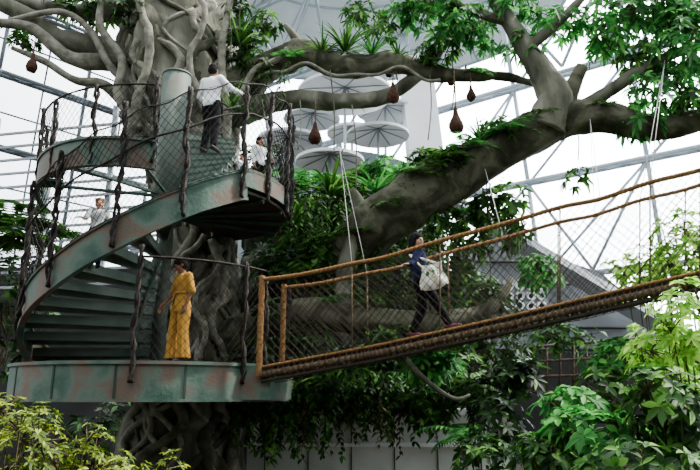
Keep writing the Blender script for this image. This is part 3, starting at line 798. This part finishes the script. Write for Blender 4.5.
class Blob(G):
    def sp(s, c, r, Rm=None):
        if not hasattr(r,'__len__'): r = (r,r,r)
        return s.add(*sphere(c, r, Rm))
    def limb(s, pts, rad):
        pts = [Vector(p) for p in pts]
        for p, r in zip(pts, rad): s.sp(p, r)
        for i in range(len(pts)-1):
            if (pts[i+1]-pts[i]).length > 1e-4: s.add(*tube([pts[i], pts[i+1]], [rad[i], rad[i+1]], 14, 1))
        return s
    def loft(s, rings, seg=28, fold=0, fk=9):
        V = []; Fc = []
        for ri, (c, rx, ry) in enumerate(rings):
            for j in range(seg):
                a = 2*pi*j/seg; m = 1+fold*(ri/(len(rings)-1))*sin(fk*a+ri*.3)
                V.append(Vector((c[0]+rx*cos(a)*m, c[1]+ry*sin(a)*m, c[2])))
        n = len(rings)
        for i in range(n-1):
            for j in range(seg): Fc.append((i*seg+j, i*seg+(j+1)%seg, (i+1)*seg+(j+1)%seg, (i+1)*seg+j))
        Fc.append(tuple(range(seg-1,-1,-1))); Fc.append(tuple((n-1)*seg+j for j in range(seg)))
        return s.add(V, Fc)
    def fin(s, name, mat, parent=None, vox=.009, sm=3):
        o = s.obj(name, mat, parent)
        import bmesh
        bm = bmesh.new(); bm.from_mesh(o.data); bmesh.ops.recalc_face_normals(bm, faces=bm.faces); bm.to_mesh(o.data); bm.free()
        r = o.modifiers.new('r','REMESH'); r.mode = 'VOXEL'; r.voxel_size = vox; r.use_smooth_shade = True
        m = o.modifiers.new('m','SMOOTH'); m.factor = .5; m.iterations = sm
        return o

def hand(b, wr, d, nrm, side, s=1.0, curl=.6):
    d = Vector(d).normalized(); n = Vector(nrm); n = (n-d*n.dot(d)).normalized(); sd = d.cross(n).normalized()*side
    wr = Vector(wr)
    kn = []
    for i, o in enumerate((-.027,-.009,.009,.027)):
        k = wr+d*(.085-.006*abs(i-1.3))*s+sd*o*s; kn.append(k); b.limb([wr+sd*o*.55*s, k], [.016*s,.012*s])
    for i, k in enumerate(kn):
        L = (.030,.038,.042,.037)[3-i]*s
        d1 = (d+n*curl*.5).normalized(); d2 = (d+n*curl*1.6).normalized(); d3 = (d*.4+n*curl*2).normalized()
        a = k+d1*L; c = a+d2*L*.75; e = c+d3*L*.5; b.limb([k,a,c,e], [.0095*s,.0088*s,.008*s,.007*s])
    t0 = wr+d*.02*s+sd*.024*s; t1 = t0+(d*.6+sd*.8+n*.3).normalized()*.04*s; t2 = t1+(d+sd*.2+n*.5).normalized()*.03*s
    b.limb([t0,t1,t2], [.014*s,.011*s,.009*s])

def person(label, loc, yaw, H, skin, J=None, headyaw=0, headpitch=0, hair=None, hairstyle='short', top_=None, sleeve=1.0, bottom=None, jumpsuit=None, shoe='shoe', female=False, kid=False):
    s = H/1.70
    D = dict(pel=(0,0,.93), chest=(0,0,1.26), neck=(0,0.01,1.44), head=(0,-.015,1.585),
             shl=(.165,.01,1.39), shr=(-.165,.01,1.39), ell=(.22,.03,1.12), elr=(-.22,.03,1.12), wrl=(.24,-.05,.87), wrr=(-.24,-.05,.87),
             hil=(.085,0,.92), hir=(-.085,0,.92), knl=(.095,-.02,.50), knr=(-.095,-.02,.50), anl=(.1,.03,.09), anr=(-.1,.03,.09),
             fyl=0, fyr=0, ndl=(0,-.3,-1), ndr=(0,-.3,-1), nnl=(-1,0,0), nnr=(1,0,0), toel=0, toer=0)
    if female:
        D['shl'] = (.145,.01,1.39); D['shr'] = (-.145,.01,1.39)
    if J: D.update(J)
    v = {k: (Vector(x)*s if (isinstance(x, tuple) and not k.startswith('n') or k == 'neck') else x) for k, x in D.items()}
    hs = s*(1.22 if kid else 1.04)
    base_bw = 1.0 if not female else .93
    def torso(b, e, z0=None):
        p, c, n = v['pel'], v['chest'], v['neck']; q = base_bw*s
        R = [(p-Vector((0,0,.07*s)), .13*q+e, .10*q+e), (p, .155*q*(1.06 if female else 1)+e, .112*q+e), (p.lerp(c,.5), .125*q+e, .088*q+e), (c, .155*q+e, .108*q+e),
             (c.lerp(n,.45), .165*q+e, .10*q+e), (c.lerp(n,.75), .12*q+e, .08*q+e), (n, .058*q+e*.6, .055*q+e*.6)]
        b.loft(R)
        b.limb([v['shl'], c.lerp(n,.55), v['shr']], [.055*q+e, .06*q+e, .055*q+e])
    b = Blob(); torso(b, 0)
    b.limb([v['neck'], v['head']-Vector((0,-.01*s,.03*s))], [.052*s, .048*s])
    for L in 'lr':
        b.limb([v['sh'+L], Vector(v['sh'+L]).lerp(v['el'+L],.4), v['el'+L], Vector(v['el'+L]).lerp(v['wr'+L],.3), v['wr'+L]], [.052*s,.046*s,.036*s,.037*s,.024*s])
        hand(b, v['wr'+L], v['nd'+L], v['nn'+L], 1 if L == 'l' else -1, hs)
        hp, kn, an = v['hi'+L], v['kn'+L], v['an'+L]
        b.limb([hp, Vector(hp).lerp(kn,.35), kn, Vector(kn).lerp(an,.3), an], [.09*s,.08*s,.054*s,.056*s,.036*s])
        fd = Vector((sin(v['fy'+L]), -cos(v['fy'+L]), 0)); tz = Vector((0,0,v['toe'+L]*s))
        b.limb([an+Vector((0,0,-.045*s))-fd*.04*s, an+Vector((0,0,-.05*s))+fd*.09*s+tz*.6, an+Vector((0,0,-.058*s))+fd*.16*s+tz], [.035*s,.034*s,.026*s])
    Rm = Euler((headpitch, 0, headyaw)).to_matrix(); hc = v['head']
    def hp_(x,y,z): return hc+Rm@(Vector((x,y,z))*hs)
    def hr(x,y,z): return (x*hs,y*hs,z*hs)
    b.sp(hp_(0,.012,.03), hr(.074,.092,.085), Rm); b.sp(hp_(0,-.018,-.02), hr(.060,.070,.088), Rm); b.sp(hp_(0,-.045,-.082), hr(.034,.034,.026), Rm)
    b.limb([hp_(0,-.084,.008), hp_(0,-.105,-.026)], [.008*hs,.013*hs]); b.sp(hp_(0,-.078,.022), hr(.045,.016,.010), Rm)
    for sx_ in (-1,1): b.sp(hp_(sx_*.074,.012,-.008), hr(.012,.022,.03), Rm); b.sp(hp_(sx_*.036,-.06,-.03), hr(.022,.02,.024), Rm)
    o = b.fin('person', M[skin]); o.location = loc; o.rotation_euler = (0,0,yaw)
    top(o, label, 'person')
    for sx_ in (-1,1):
        e = G(); e.add(*sphere(hp_(sx_*.029,-.083,.004), hr(.012,.009,.007), Rm)); e.obj('eye', M['eye'], o)
    e = G(); e.add(*sphere(hp_(0,-.088,-.055), hr(.024,.010,.008), Rm)); e.obj('mouth', M['lip'], o)
    if hair:
        b = Blob()
        b.sp(hp_(0,.022,.045), hr(.088,.102,.088), Rm); b.sp(hp_(0,.045,.0), hr(.084,.078,.09), Rm)
        if hairstyle == 'bun': b.sp(hp_(0,.12,.05), hr(.045,.045,.045), Rm); b.sp(hp_(0,-.055,.085), hr(.05,.03,.02), Rm)
        if hairstyle == 'long':
            b.limb([hp_(0,.06,0), hp_(.0,.08,-.12), hp_(0,.07,-.2)], [.088*hs,.078*hs,.05*hs])
            for sx_ in (-1,1): b.limb([hp_(sx_*.07,.01,.03), hp_(sx_*.078,.02,-.1), hp_(sx_*.06,.04,-.17)], [.034*hs,.034*hs,.02*hs])
        if hairstyle == 'mop':
            for k in range(12): a = k*.52; b.sp(hp_(.06*cos(a), .02+.06*sin(a), .075+.01*sin(k*3)), hr(.035,.035,.035), Rm)
        b.fin('hair', M[hair], o, .008, 1)
    if bottom:
        b = Blob(); e = .018*s; p = v['pel']; q = base_bw*s
        b.loft([(p-Vector((0,0,.09*s)), .13*q+e, .10*q+e), (p, .16*q+e, .112*q+e), (p+Vector((0,0,.1*s)), .135*q+e, .095*q+e)])
        for L in 'lr':
            hp, kn, an = v['hi'+L], v['kn'+L], v['an'+L]
            b.limb([hp, Vector(hp).lerp(kn,.35), kn, Vector(kn).lerp(an,.35), Vector(kn).lerp(an,.93)], [.095*s+e*.6,.083*s+e,.06*s+e,.062*s+e*.8,.048*s+e*.6])
        b.fin('trousers', M[bottom], o, .01)
    if top_:
        b = Blob(); e = .026*s; torso(b, e)
        for L in 'lr':
            S, E, W = v['sh'+L], v['el'+L], v['wr'+L]
            if sleeve >= 1: b.limb([S, S.lerp(E,.5), E, E.lerp(W,.9)], [.06*s+e*.5,.052*s+e*.5,.045*s+e*.5,.032*s+e*.4])
            else: b.limb([S, S.lerp(E,sleeve)], [.06*s+e*.5,.052*s+e*.6])
        b.fin('shirt', M[top_], o, .01)
    if jumpsuit:
        b = Blob(); e = .016*s; torso(b, e); p = v['pel']
        b.loft([(v['chest'], .155*s, .12*s), (p.lerp(v['chest'],.5), .12*s, .095*s), (p, .162*s, .125*s), (p-Vector((0,0,.12*s)), .165*s, .12*s)])
        for L in 'lr':
            hp, kn, an = Vector(v['hi'+L]), Vector(v['kn'+L]), Vector(v['an'+L])
            b.loft([(hp, .095*s, .12*s), (hp.lerp(kn,.5), .090*s, .105*s), (kn, .082*s, .09*s), (kn.lerp(an,.6), .09*s, .10*s), (an-Vector((0,0,.01*s)), .10*s, .11*s)], 40, .10, 7)
            S, E, W = v['sh'+L], v['el'+L], v['wr'+L]
            b.limb([S, S.lerp(E,.5), E], [.066*s,.064*s,.060*s])
        b.fin('jumpsuit', M[jumpsuit], o, .010, 1)
        g = G(); g.add(*tube([p.lerp(v['chest'],.55)+Vector((.135*s*cos(t*pi/8), .108*s*sin(t*pi/8), 0)) for t in range(17)], .018*s, 6, 1)); g.add(*tube([p.lerp(v['chest'],.55)+Vector((-.05*s,-.12*s,0)), p+Vector((-.07*s,-.15*s,-.02*s)), p+Vector((-.06*s,-.15*s,-.2*s))], .012*s, 6, 3)); g.obj('waist_tie', M[jumpsuit], o)
    for L in 'lr':
        an = v['an'+L]; fd = Vector((sin(v['fy'+L]), -cos(v['fy'+L]), 0)); tz = Vector((0,0,v['toe'+L]*s))
        b = Blob(); b.limb([an+Vector((0,0,-.045*s))-fd*.045*s, an+Vector((0,0,-.048*s))+fd*.09*s+tz*.6, an+Vector((0,0,-.056*s))+fd*.17*s+tz], [.042*s,.041*s,.032*s])
        b.fin('shoe', M[shoe], o, .009, 2)
    return o

p = at(178,360,10.2); p.z = 3.5
person('woman in belted wide-leg mustard jumpsuit standing on the deck looking down', p, radians(-42), 1.66, 'skin_a',
       dict(pel=(.02,0,.93), wrr=(-.30,-.16,.94), elr=(-.25,.0,1.15), ndr=(-.2,-.4,-1), ell=(.21,.04,1.14), wrl=(.19,-.05,.90), head=(-.02,-.05,1.575), neck=(0,0,1.44), knl=(.12,-.03,.50), anl=(.14,.0,.09), knr=(-.10,-.05,.50), anr=(-.14,-.03,.09), hil=(.09,0,.92), hir=(-.07,0,.92)),
       headyaw=radians(-25), headpitch=radians(24), hair='hair', hairstyle='bun', jumpsuit='mustard', female=True)
person('man in white shirt and black trousers climbing the steps', (-2.76,11.95,7.64), radians(158), 1.88, 'skin_a',
       dict(elr=(-.33,-.12,1.22), wrr=(-.42,-.33,1.20), ndr=(-.3,-1,-.1), nnr=(0,0,-1), ell=(.30,-.05,1.14), wrl=(.25,-.24,1.0), knl=(.12,-.1,.53), anl=(.14,-.02,.12), knr=(-.1,.0,.5), anr=(-.14,.08,.09)),
       headyaw=radians(5), headpitch=radians(10), hair='hair', top_='shirt_white', bottom='black')
sa = radians(252); bp = Vector((CX+1.92*cos(sa), CY+1.92*sin(sa), zf(250)-.36))
person('boy with light brown hair in pale grey shirt holding the railing', bp, radians(35), 1.14, 'skin_c',
       dict(ell=(.27,-.10,1.16), wrl=(.36,-.28,1.20), ndl=(.6,-1,-.2), nnl=(0,0,-1), elr=(-.30,-.06,1.16), wrr=(-.44,-.20,1.14), ndr=(-1,-.4,-.2), nnr=(0,0,-1)),
       headyaw=radians(-20), hair='hair_brown', hairstyle='mop', top_='greycloth', sleeve=.9, bottom='navy', kid=True)
def deckz(x):
    i = min(range(len(BN)), key=lambda k: abs((BN[k].x+BF[k].x)/2-x)); return (BN[i].z+BF[i].z)/2+.14, (BN[i].y+BF[i].y)/2
hx = at(424,300,9.9).x; dz_, dy_ = deckz(hx)
bw = person('woman in navy top and black trousers striding across the bridge', (hx, dy_, dz_+.02), radians(90), 1.66, 'skin_c',
       dict(pel=(0,.02,.90), chest=(0,.04,1.24), neck=(0,.06,1.41), head=(0,.06,1.56), shl=(.145,.06,1.36), shr=(-.145,.06,1.36),
            hil=(.08,.02,.89), hir=(-.08,.02,.89), knr=(-.08,-.20,.54), anr=(-.08,-.40,.19), knl=(.08,-.02,.48), anl=(.08,.17,.085), toer=.04, toel=-.0,
            elr=(-.24,.16,1.13), wrr=(-.34,.24,1.10), ndr=(-.4,.9,-.1), nnr=(0,0,-1), ell=(.2,.12,1.12), wrl=(.16,-.1,1.05), ndl=(0,-1,.1), nnl=(-1,0,0)),
       headyaw=radians(-40), headpitch=radians(6), hair='hair', hairstyle='long', top_='navy', sleeve=1, bottom='black', shoe='shoe_pink', female=True)
tb = empty('tote_bag', (hx+.16, dy_-.27, dz_+.76)); top(tb, 'cream canvas tote bag with green print hung from the shoulder', 'bag')
V = []; Fc = []; nx_, nz2 = 14, 14
for sd_ in (-1,1):
    for i in range(nx_+1):
        for j in range(nz2+1):
            u = i/nx_-.5; vv_ = j/nz2; bul = .09*cos(u*pi)*(1-vv_*.5)*sin(min(1,vv_*3+.15)*pi/2)
            wd = .44*(1-.30*vv_)+.03*sin(vv_*7)
            V.append((u*wd+.05*vv_*vv_, sd_*bul+.015*sin(u*14+vv_*6), vv_*.36-.10*(1-abs(2*u))*(vv_>.9)*.4-.05*(1-4*u*u)*(1-vv_)))
n1 = (nx_+1)*(nz2+1)
for s_ in range(2):
    for i in range(nx_):
        for j in range(nz2):
            a_ = s_*n1+i*(nz2+1)+j; q = (a_, a_+nz2+1, a_+nz2+2, a_+1); Fc.append(q if s_ == 0 else q[::-1])
bag = mkobj('bag_body', V, Fc, M['tote'], tb)
for k, (u, z, w_, h_, mm) in enumerate([(-.06,.2,.06,.10,'printgreen'),(.03,.22,.07,.06,'printgreen'),(.02,.12,.08,.04,'printyellow'),(.09,.17,.03,.07,'printgreen')]):
    g = G(); yy = -.085*cos(u*pi*1.05)*(1-z/.4*.5)-.022
    g.add([(u-w_/2,yy,z),(u,yy-.004,z-h_/2),(u+w_/2,yy,z),(u,yy-.004,z+h_/2)], [(0,1,2,3)]); g.obj('print', M[mm], tb, False)
for sgn in (-1,1):
    g = G(); g.add(*tube([(-.12,sgn*.03,.34),(-.19,.08+sgn*.02,.50),(-.23,.15,.60),(-.15,.11+sgn*.02,.54),(.12,sgn*.03,.34)], .012, 6, 5)); g.obj('strap', M['tote'], tb)
tb.rotation_euler = (0, radians(-14), radians(-4))
person('child in white shirt standing on the upper landing', (-1.72,11.6,6.66), radians(50), 1.14, 'skin_b', dict(ell=(.25,-.12,1.15), wrl=(.2,-.33,1.08)), hair='hair', top_='shirt_white', bottom='black', kid=True)
person('small child with dark hair looking over the landing rail', (-2.12,12.1,6.66), radians(-30), 1.0, 'skin_b', None, hair='hair', top_='shirt_white', bottom='navy', kid=True)

# ================================================================== PLANTS
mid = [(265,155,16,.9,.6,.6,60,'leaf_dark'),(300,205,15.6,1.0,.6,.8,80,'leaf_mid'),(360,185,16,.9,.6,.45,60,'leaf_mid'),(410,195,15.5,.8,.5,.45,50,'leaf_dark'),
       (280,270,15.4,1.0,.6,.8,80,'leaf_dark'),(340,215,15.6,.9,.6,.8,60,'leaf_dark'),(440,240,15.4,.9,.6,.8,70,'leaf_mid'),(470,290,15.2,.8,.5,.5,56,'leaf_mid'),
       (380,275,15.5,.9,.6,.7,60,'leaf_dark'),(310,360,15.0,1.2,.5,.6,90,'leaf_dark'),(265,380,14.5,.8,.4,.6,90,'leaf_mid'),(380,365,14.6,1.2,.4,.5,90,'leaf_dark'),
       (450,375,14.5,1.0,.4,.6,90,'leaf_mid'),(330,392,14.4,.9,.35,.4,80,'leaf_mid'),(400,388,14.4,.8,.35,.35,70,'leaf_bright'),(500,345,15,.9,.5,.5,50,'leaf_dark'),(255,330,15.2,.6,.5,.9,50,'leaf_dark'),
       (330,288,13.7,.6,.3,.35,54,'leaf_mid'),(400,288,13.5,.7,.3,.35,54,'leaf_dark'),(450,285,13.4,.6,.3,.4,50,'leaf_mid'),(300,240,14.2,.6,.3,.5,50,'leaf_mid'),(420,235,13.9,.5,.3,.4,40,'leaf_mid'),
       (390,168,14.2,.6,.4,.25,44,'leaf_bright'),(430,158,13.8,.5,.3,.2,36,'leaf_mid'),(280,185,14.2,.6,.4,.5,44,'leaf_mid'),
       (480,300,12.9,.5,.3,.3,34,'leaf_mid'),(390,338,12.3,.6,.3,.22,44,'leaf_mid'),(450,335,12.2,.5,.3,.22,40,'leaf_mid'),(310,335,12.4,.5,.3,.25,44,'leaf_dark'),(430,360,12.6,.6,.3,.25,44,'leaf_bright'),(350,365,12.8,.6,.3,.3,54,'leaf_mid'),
       (285,275,13.5,.5,.3,.4,50,'leaf_dark'),(320,255,13.4,.4,.25,.3,36,'leaf_mid'),(270,310,13.0,.35,.25,.3,34,'leaf_dark'),(480,395,13.4,.7,.35,.4,60,'leaf_dark'),(430,410,13.9,.7,.3,.3,50,'leaf_mid'),(280,405,13.9,.5,.3,.35,50,'leaf_dark'),(520,375,13.6,.6,.35,.35,44,'leaf_dark')]  # leaf_dark near the bridge paints shade into the foliage
for i,(px,py,Y,a_,b_,c_,n,mt) in enumerate(mid):
    lf = .29 if i % 3 else .2
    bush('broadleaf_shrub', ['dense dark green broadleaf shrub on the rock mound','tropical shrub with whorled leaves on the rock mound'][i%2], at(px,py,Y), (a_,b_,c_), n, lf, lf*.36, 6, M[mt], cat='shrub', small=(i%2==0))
for q in [(262,412,14.2,10,1.0),(300,425,14.1,10,.8),(350,420,14.1,11,.9),(395,350,13.4,9,.9),(240,360,14.0,9,1.0),(330,385,13.8,10,1.0),(440,365,13.8,9,.9),(310,185,14.6,9,1.3),(345,185,14.5,9,1.2),(375,205,14.6,9,1.2),(420,180,14.0,8,1.0),
          (300,270,13.6,10,1.0),(370,265,13.8,10,.9),(460,215,13.6,10,.8),(270,345,13.4,10,.9),(370,300,12.6,9,.6),(430,302,12.4,9,.6),(330,300,12.9,9,.6),(410,400,13.9,10,.9),(470,390,13.6,10,.9),(330,240,13.5,9,.8)]:
    fern('fern', 'arching green fern on the planted ledge', at(*q[:3]), q[3], q[4], M[random.choice(['leaf_mid','leaf_bright','leaf_mid'])], dirbias=Vector((0,-.4,0)))
strap('strap_leaf_plant', 'spiky strap-leaved plant growing on a tree limb', at(345,52,13.4), 46, 1.0, .06, M['leaf_mid'], up=1.2)
strap('strap_leaf_plant', 'spiky strap-leaved plant growing on a tree limb', at(372,55,13.4), 36, .8, .05, M['leaf_bright'], up=1.2)
strap('strap_leaf_plant', 'spiky strap-leaved plant growing on a tree limb', at(322,55,13.4), 34, .8, .05, M['leaf_mid'], up=1.0)
strap('strap_leaf_plant', 'spiky strap-leaved plant growing on a tree limb', at(398,58,13.3), 24, .6, .05, M['leaf_mid'], up=1.0)
strap('strap_leaf_plant', 'spiky strap-leaved plant on the leaning limb', at(480,142,12.4), 30, .7, .05, M['leaf_bright'], up=1.0)
strap('strap_leaf_plant', 'spiky strap-leaved plant on the leaning limb', at(438,165,12.5), 30, .7, .05, M['leaf_mid'], up=1.0)
strap('strap_leaf_plant', 'strap-leaved plant tucked beside the trunk', at(232,110,13.0), 26, .8, .05, M['leaf_mid'])
strap('strap_leaf_plant', 'strap-leaved plant tucked beside the trunk', at(240,45,13.2), 30, .9, .05, M['leaf_mid'])
strap('strap_leaf_plant', 'strap-leaved plant among shrubs', at(330,195,14.0), 34, 1.2, .08, M['leaf_mid'])
strap('strap_leaf_plant', 'strap-leaved plant among shrubs', at(290,230,14.0), 30, 1.2, .08, M['leaf_mid'])
strap('strap_leaf_plant', 'strap-leaved plant among shrubs', at(375,193,13.9), 28, .9, .07, M['leaf_bright'])
for q in [(505,132,12.4,14,.8),(470,150,12.5,12,.8),(535,118,12.3,10,.6),(425,176,12.6,14,.8),(390,205,12.8,12,.7),(290,60,13.4,12,.6),(450,162,12.5,12,.7),(430,66,13.2,10,.5),(480,74,13.1,8,.45),(600,108,12.3,9,.5),(360,235,13.0,10,.7)]:
    fern('epiphytic_fern', 'fern growing on a tree limb', at(*q[:3]), q[3], q[4], M[random.choice(['leaf_mid','leaf_bright'])])
bush('epiphyte', 'leafy epiphyte on the leaning limb', at(500,128,12.5), (.5,.3,.3), 34, .2, .07, 6, M['leaf_mid'])
bush('epiphyte', 'leafy epiphyte on the leaning limb', at(450,160,12.6), (.4,.3,.25), 34, .2, .07, 6, M['leaf_dark'])
bush('epiphyte', 'leafy epiphyte on the leaning limb', at(405,190,12.8), (.4,.3,.25), 30, .2, .07, 6, M['leaf_mid'])
hanging('hanging_vine', 'leafy vines trailing below the ledge', at(235,385,13.6), at(340,385,13.6), 50, 1.25, .16, .075, M['leaf_mid'])
hanging('hanging_vine', 'leafy vines trailing below the ledge', at(330,370,13.8), at(480,372,13.8), 64, 1.2, .16, .075, M['leaf_mid'])
hanging('hanging_vine', 'reddish vine trailing over the wall', at(300,400,13.6), at(400,395,13.6), 16, 1.0, .12, .05, M['leaf_rust'])
hanging('hanging_vine', 'vine trailing from the leaning limb', at(290,200,13.5), at(375,200,13.3), 28, 1.6, .12, .05, M['leaf_mid'])
hanging('hanging_vine', 'vine trailing below the leaning limb', at(400,240,13.2), at(500,175,13.0), 34, 1.3, .12, .05, M['leaf_mid'])
hanging('hanging_vine', 'vine trailing from the upper limb', at(240,75,13.3), at(290,65,13.3), 12, .8, .11, .045, M['leaf_mid'])
hanging('hanging_vine', 'vine trailing behind the bridge', at(430,295,12.8), at(520,290,12.9), 20, .9, .13, .06, M['leaf_dark'])
for q in [(15,225,14.5,9,1.6),(-5,240,14,9,1.6),(40,245,15,8,1.2)]:
    fern('palm', 'small feathery palm beside the staircase', at(*q[:3]), q[3], q[4], M['leaf_mid'], up=1.0, pairs=18, lw=.2)
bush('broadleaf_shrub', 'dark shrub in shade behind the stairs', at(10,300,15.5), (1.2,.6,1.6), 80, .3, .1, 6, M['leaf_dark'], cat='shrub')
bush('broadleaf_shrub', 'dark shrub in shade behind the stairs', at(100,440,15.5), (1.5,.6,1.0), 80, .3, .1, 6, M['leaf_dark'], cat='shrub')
def ground(c): c = Vector(c); return (c.x, c.y, 0.0)
for q in [(20,448,6.2,.55,.35,.34,110),(75,462,6.4,.5,.35,.2,90),(2,415,6.6,.28,.3,.25,46),(120,478,6.2,.4,.3,.16,54),(172,466,6.4,.16,.15,.22,20),(40,418,6.5,.2,.2,.2,22),(95,440,6.4,.18,.15,.16,16)]:
    c = at(*q[:3]); bush('leafy_shrub', 'wispy yellow-green small-leaved shrub in front of the deck', c, q[3:6], q[6], .085, .028, 6, M['leaf_yellow'], base=ground(c), cat='shrub', up=.9)
for q in [(600,432,6.8,.62,.5,.22,54,.19,'leaf_bright'),(670,402,6.4,.48,.4,.36,60,.18,'leaf_mid'),(545,456,7.0,.4,.4,.2,40,.18,'leaf_mid'),(650,462,6.0,.6,.4,.18,46,.18,'leaf_mid'),(570,404,7.6,.4,.4,.18,30,.18,'leaf_bright'),
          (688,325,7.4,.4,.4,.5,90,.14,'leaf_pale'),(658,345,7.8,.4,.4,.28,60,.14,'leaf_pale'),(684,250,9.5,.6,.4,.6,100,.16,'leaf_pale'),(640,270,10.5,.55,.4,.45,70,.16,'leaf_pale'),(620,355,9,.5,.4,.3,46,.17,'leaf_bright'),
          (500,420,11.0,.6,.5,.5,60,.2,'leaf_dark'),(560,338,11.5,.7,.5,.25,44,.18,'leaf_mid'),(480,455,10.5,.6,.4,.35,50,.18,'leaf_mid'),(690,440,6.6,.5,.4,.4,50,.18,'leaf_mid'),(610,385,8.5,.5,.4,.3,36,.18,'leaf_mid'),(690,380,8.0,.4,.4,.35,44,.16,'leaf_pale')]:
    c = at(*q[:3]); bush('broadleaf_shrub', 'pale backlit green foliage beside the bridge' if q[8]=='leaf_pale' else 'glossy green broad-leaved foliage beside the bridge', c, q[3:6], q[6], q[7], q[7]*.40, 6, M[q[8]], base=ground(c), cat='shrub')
fern('fern', 'pale fern fronds in front of the wall', at(590,440,8.0), 9, .7, M['leaf_yellow'])
fern('fern', 'pale green palm by the wall', at(470,440,12.5), 10, 1.2, M['leaf_bright'])

# balustrade
c0 = at(520,400,17); e = empty('balustrade', c0)
A = at(480,352,17)-c0; B = at(640,338,17)-c0; A2 = at(480,392,17)-c0; B2 = at(640,392,17)-c0
for t in np.linspace(0,1,13): G().add(*tube([A.lerp(B,t), A2.lerp(B2,t)], .03, 6, 1)).obj('baluster', M['slat'], e)
for u in (0,.33,.66,1): G().add(*tube([A.lerp(A2,u),B.lerp(B2,u)], .035, 8, 1)).obj('rail', M['slat'], e)
net([A2,B2],[A,B],'netting',M['netbrown'],e,.16,.01)
top(e, 'brown rope-mesh balustrade along the terrace', 'railing')
# sign
e = empty('exit_sign', at(584,462,20.4)); g = G(); g.box((0,0,0),(.6,.06,.3)); g.obj('sign_plate', M['signgreen'], e, False)
cu = bpy.data.curves.new('lettering','FONT'); cu.body = 'EXIT'; cu.size = .22; cu.align_x = 'CENTER'; cu.align_y = 'CENTER'; cu.extrude = .004
to = bpy.data.objects.new('tmp', cu); COL.objects.link(to); bpy.context.view_layer.update()
me = bpy.data.meshes.new_from_object(to.evaluated_get(bpy.context.evaluated_depsgraph_get())); bpy.data.objects.remove(to)
lo = bpy.data.objects.new('lettering', me); COL.objects.link(lo); lo.parent = e; lo.location = (0,-.04,0); lo.rotation_euler = (pi/2,0,0)
me.materials.clear(); me.materials.append(M['white'])
top(e, 'small green exit sign on the dark wall', 'sign')
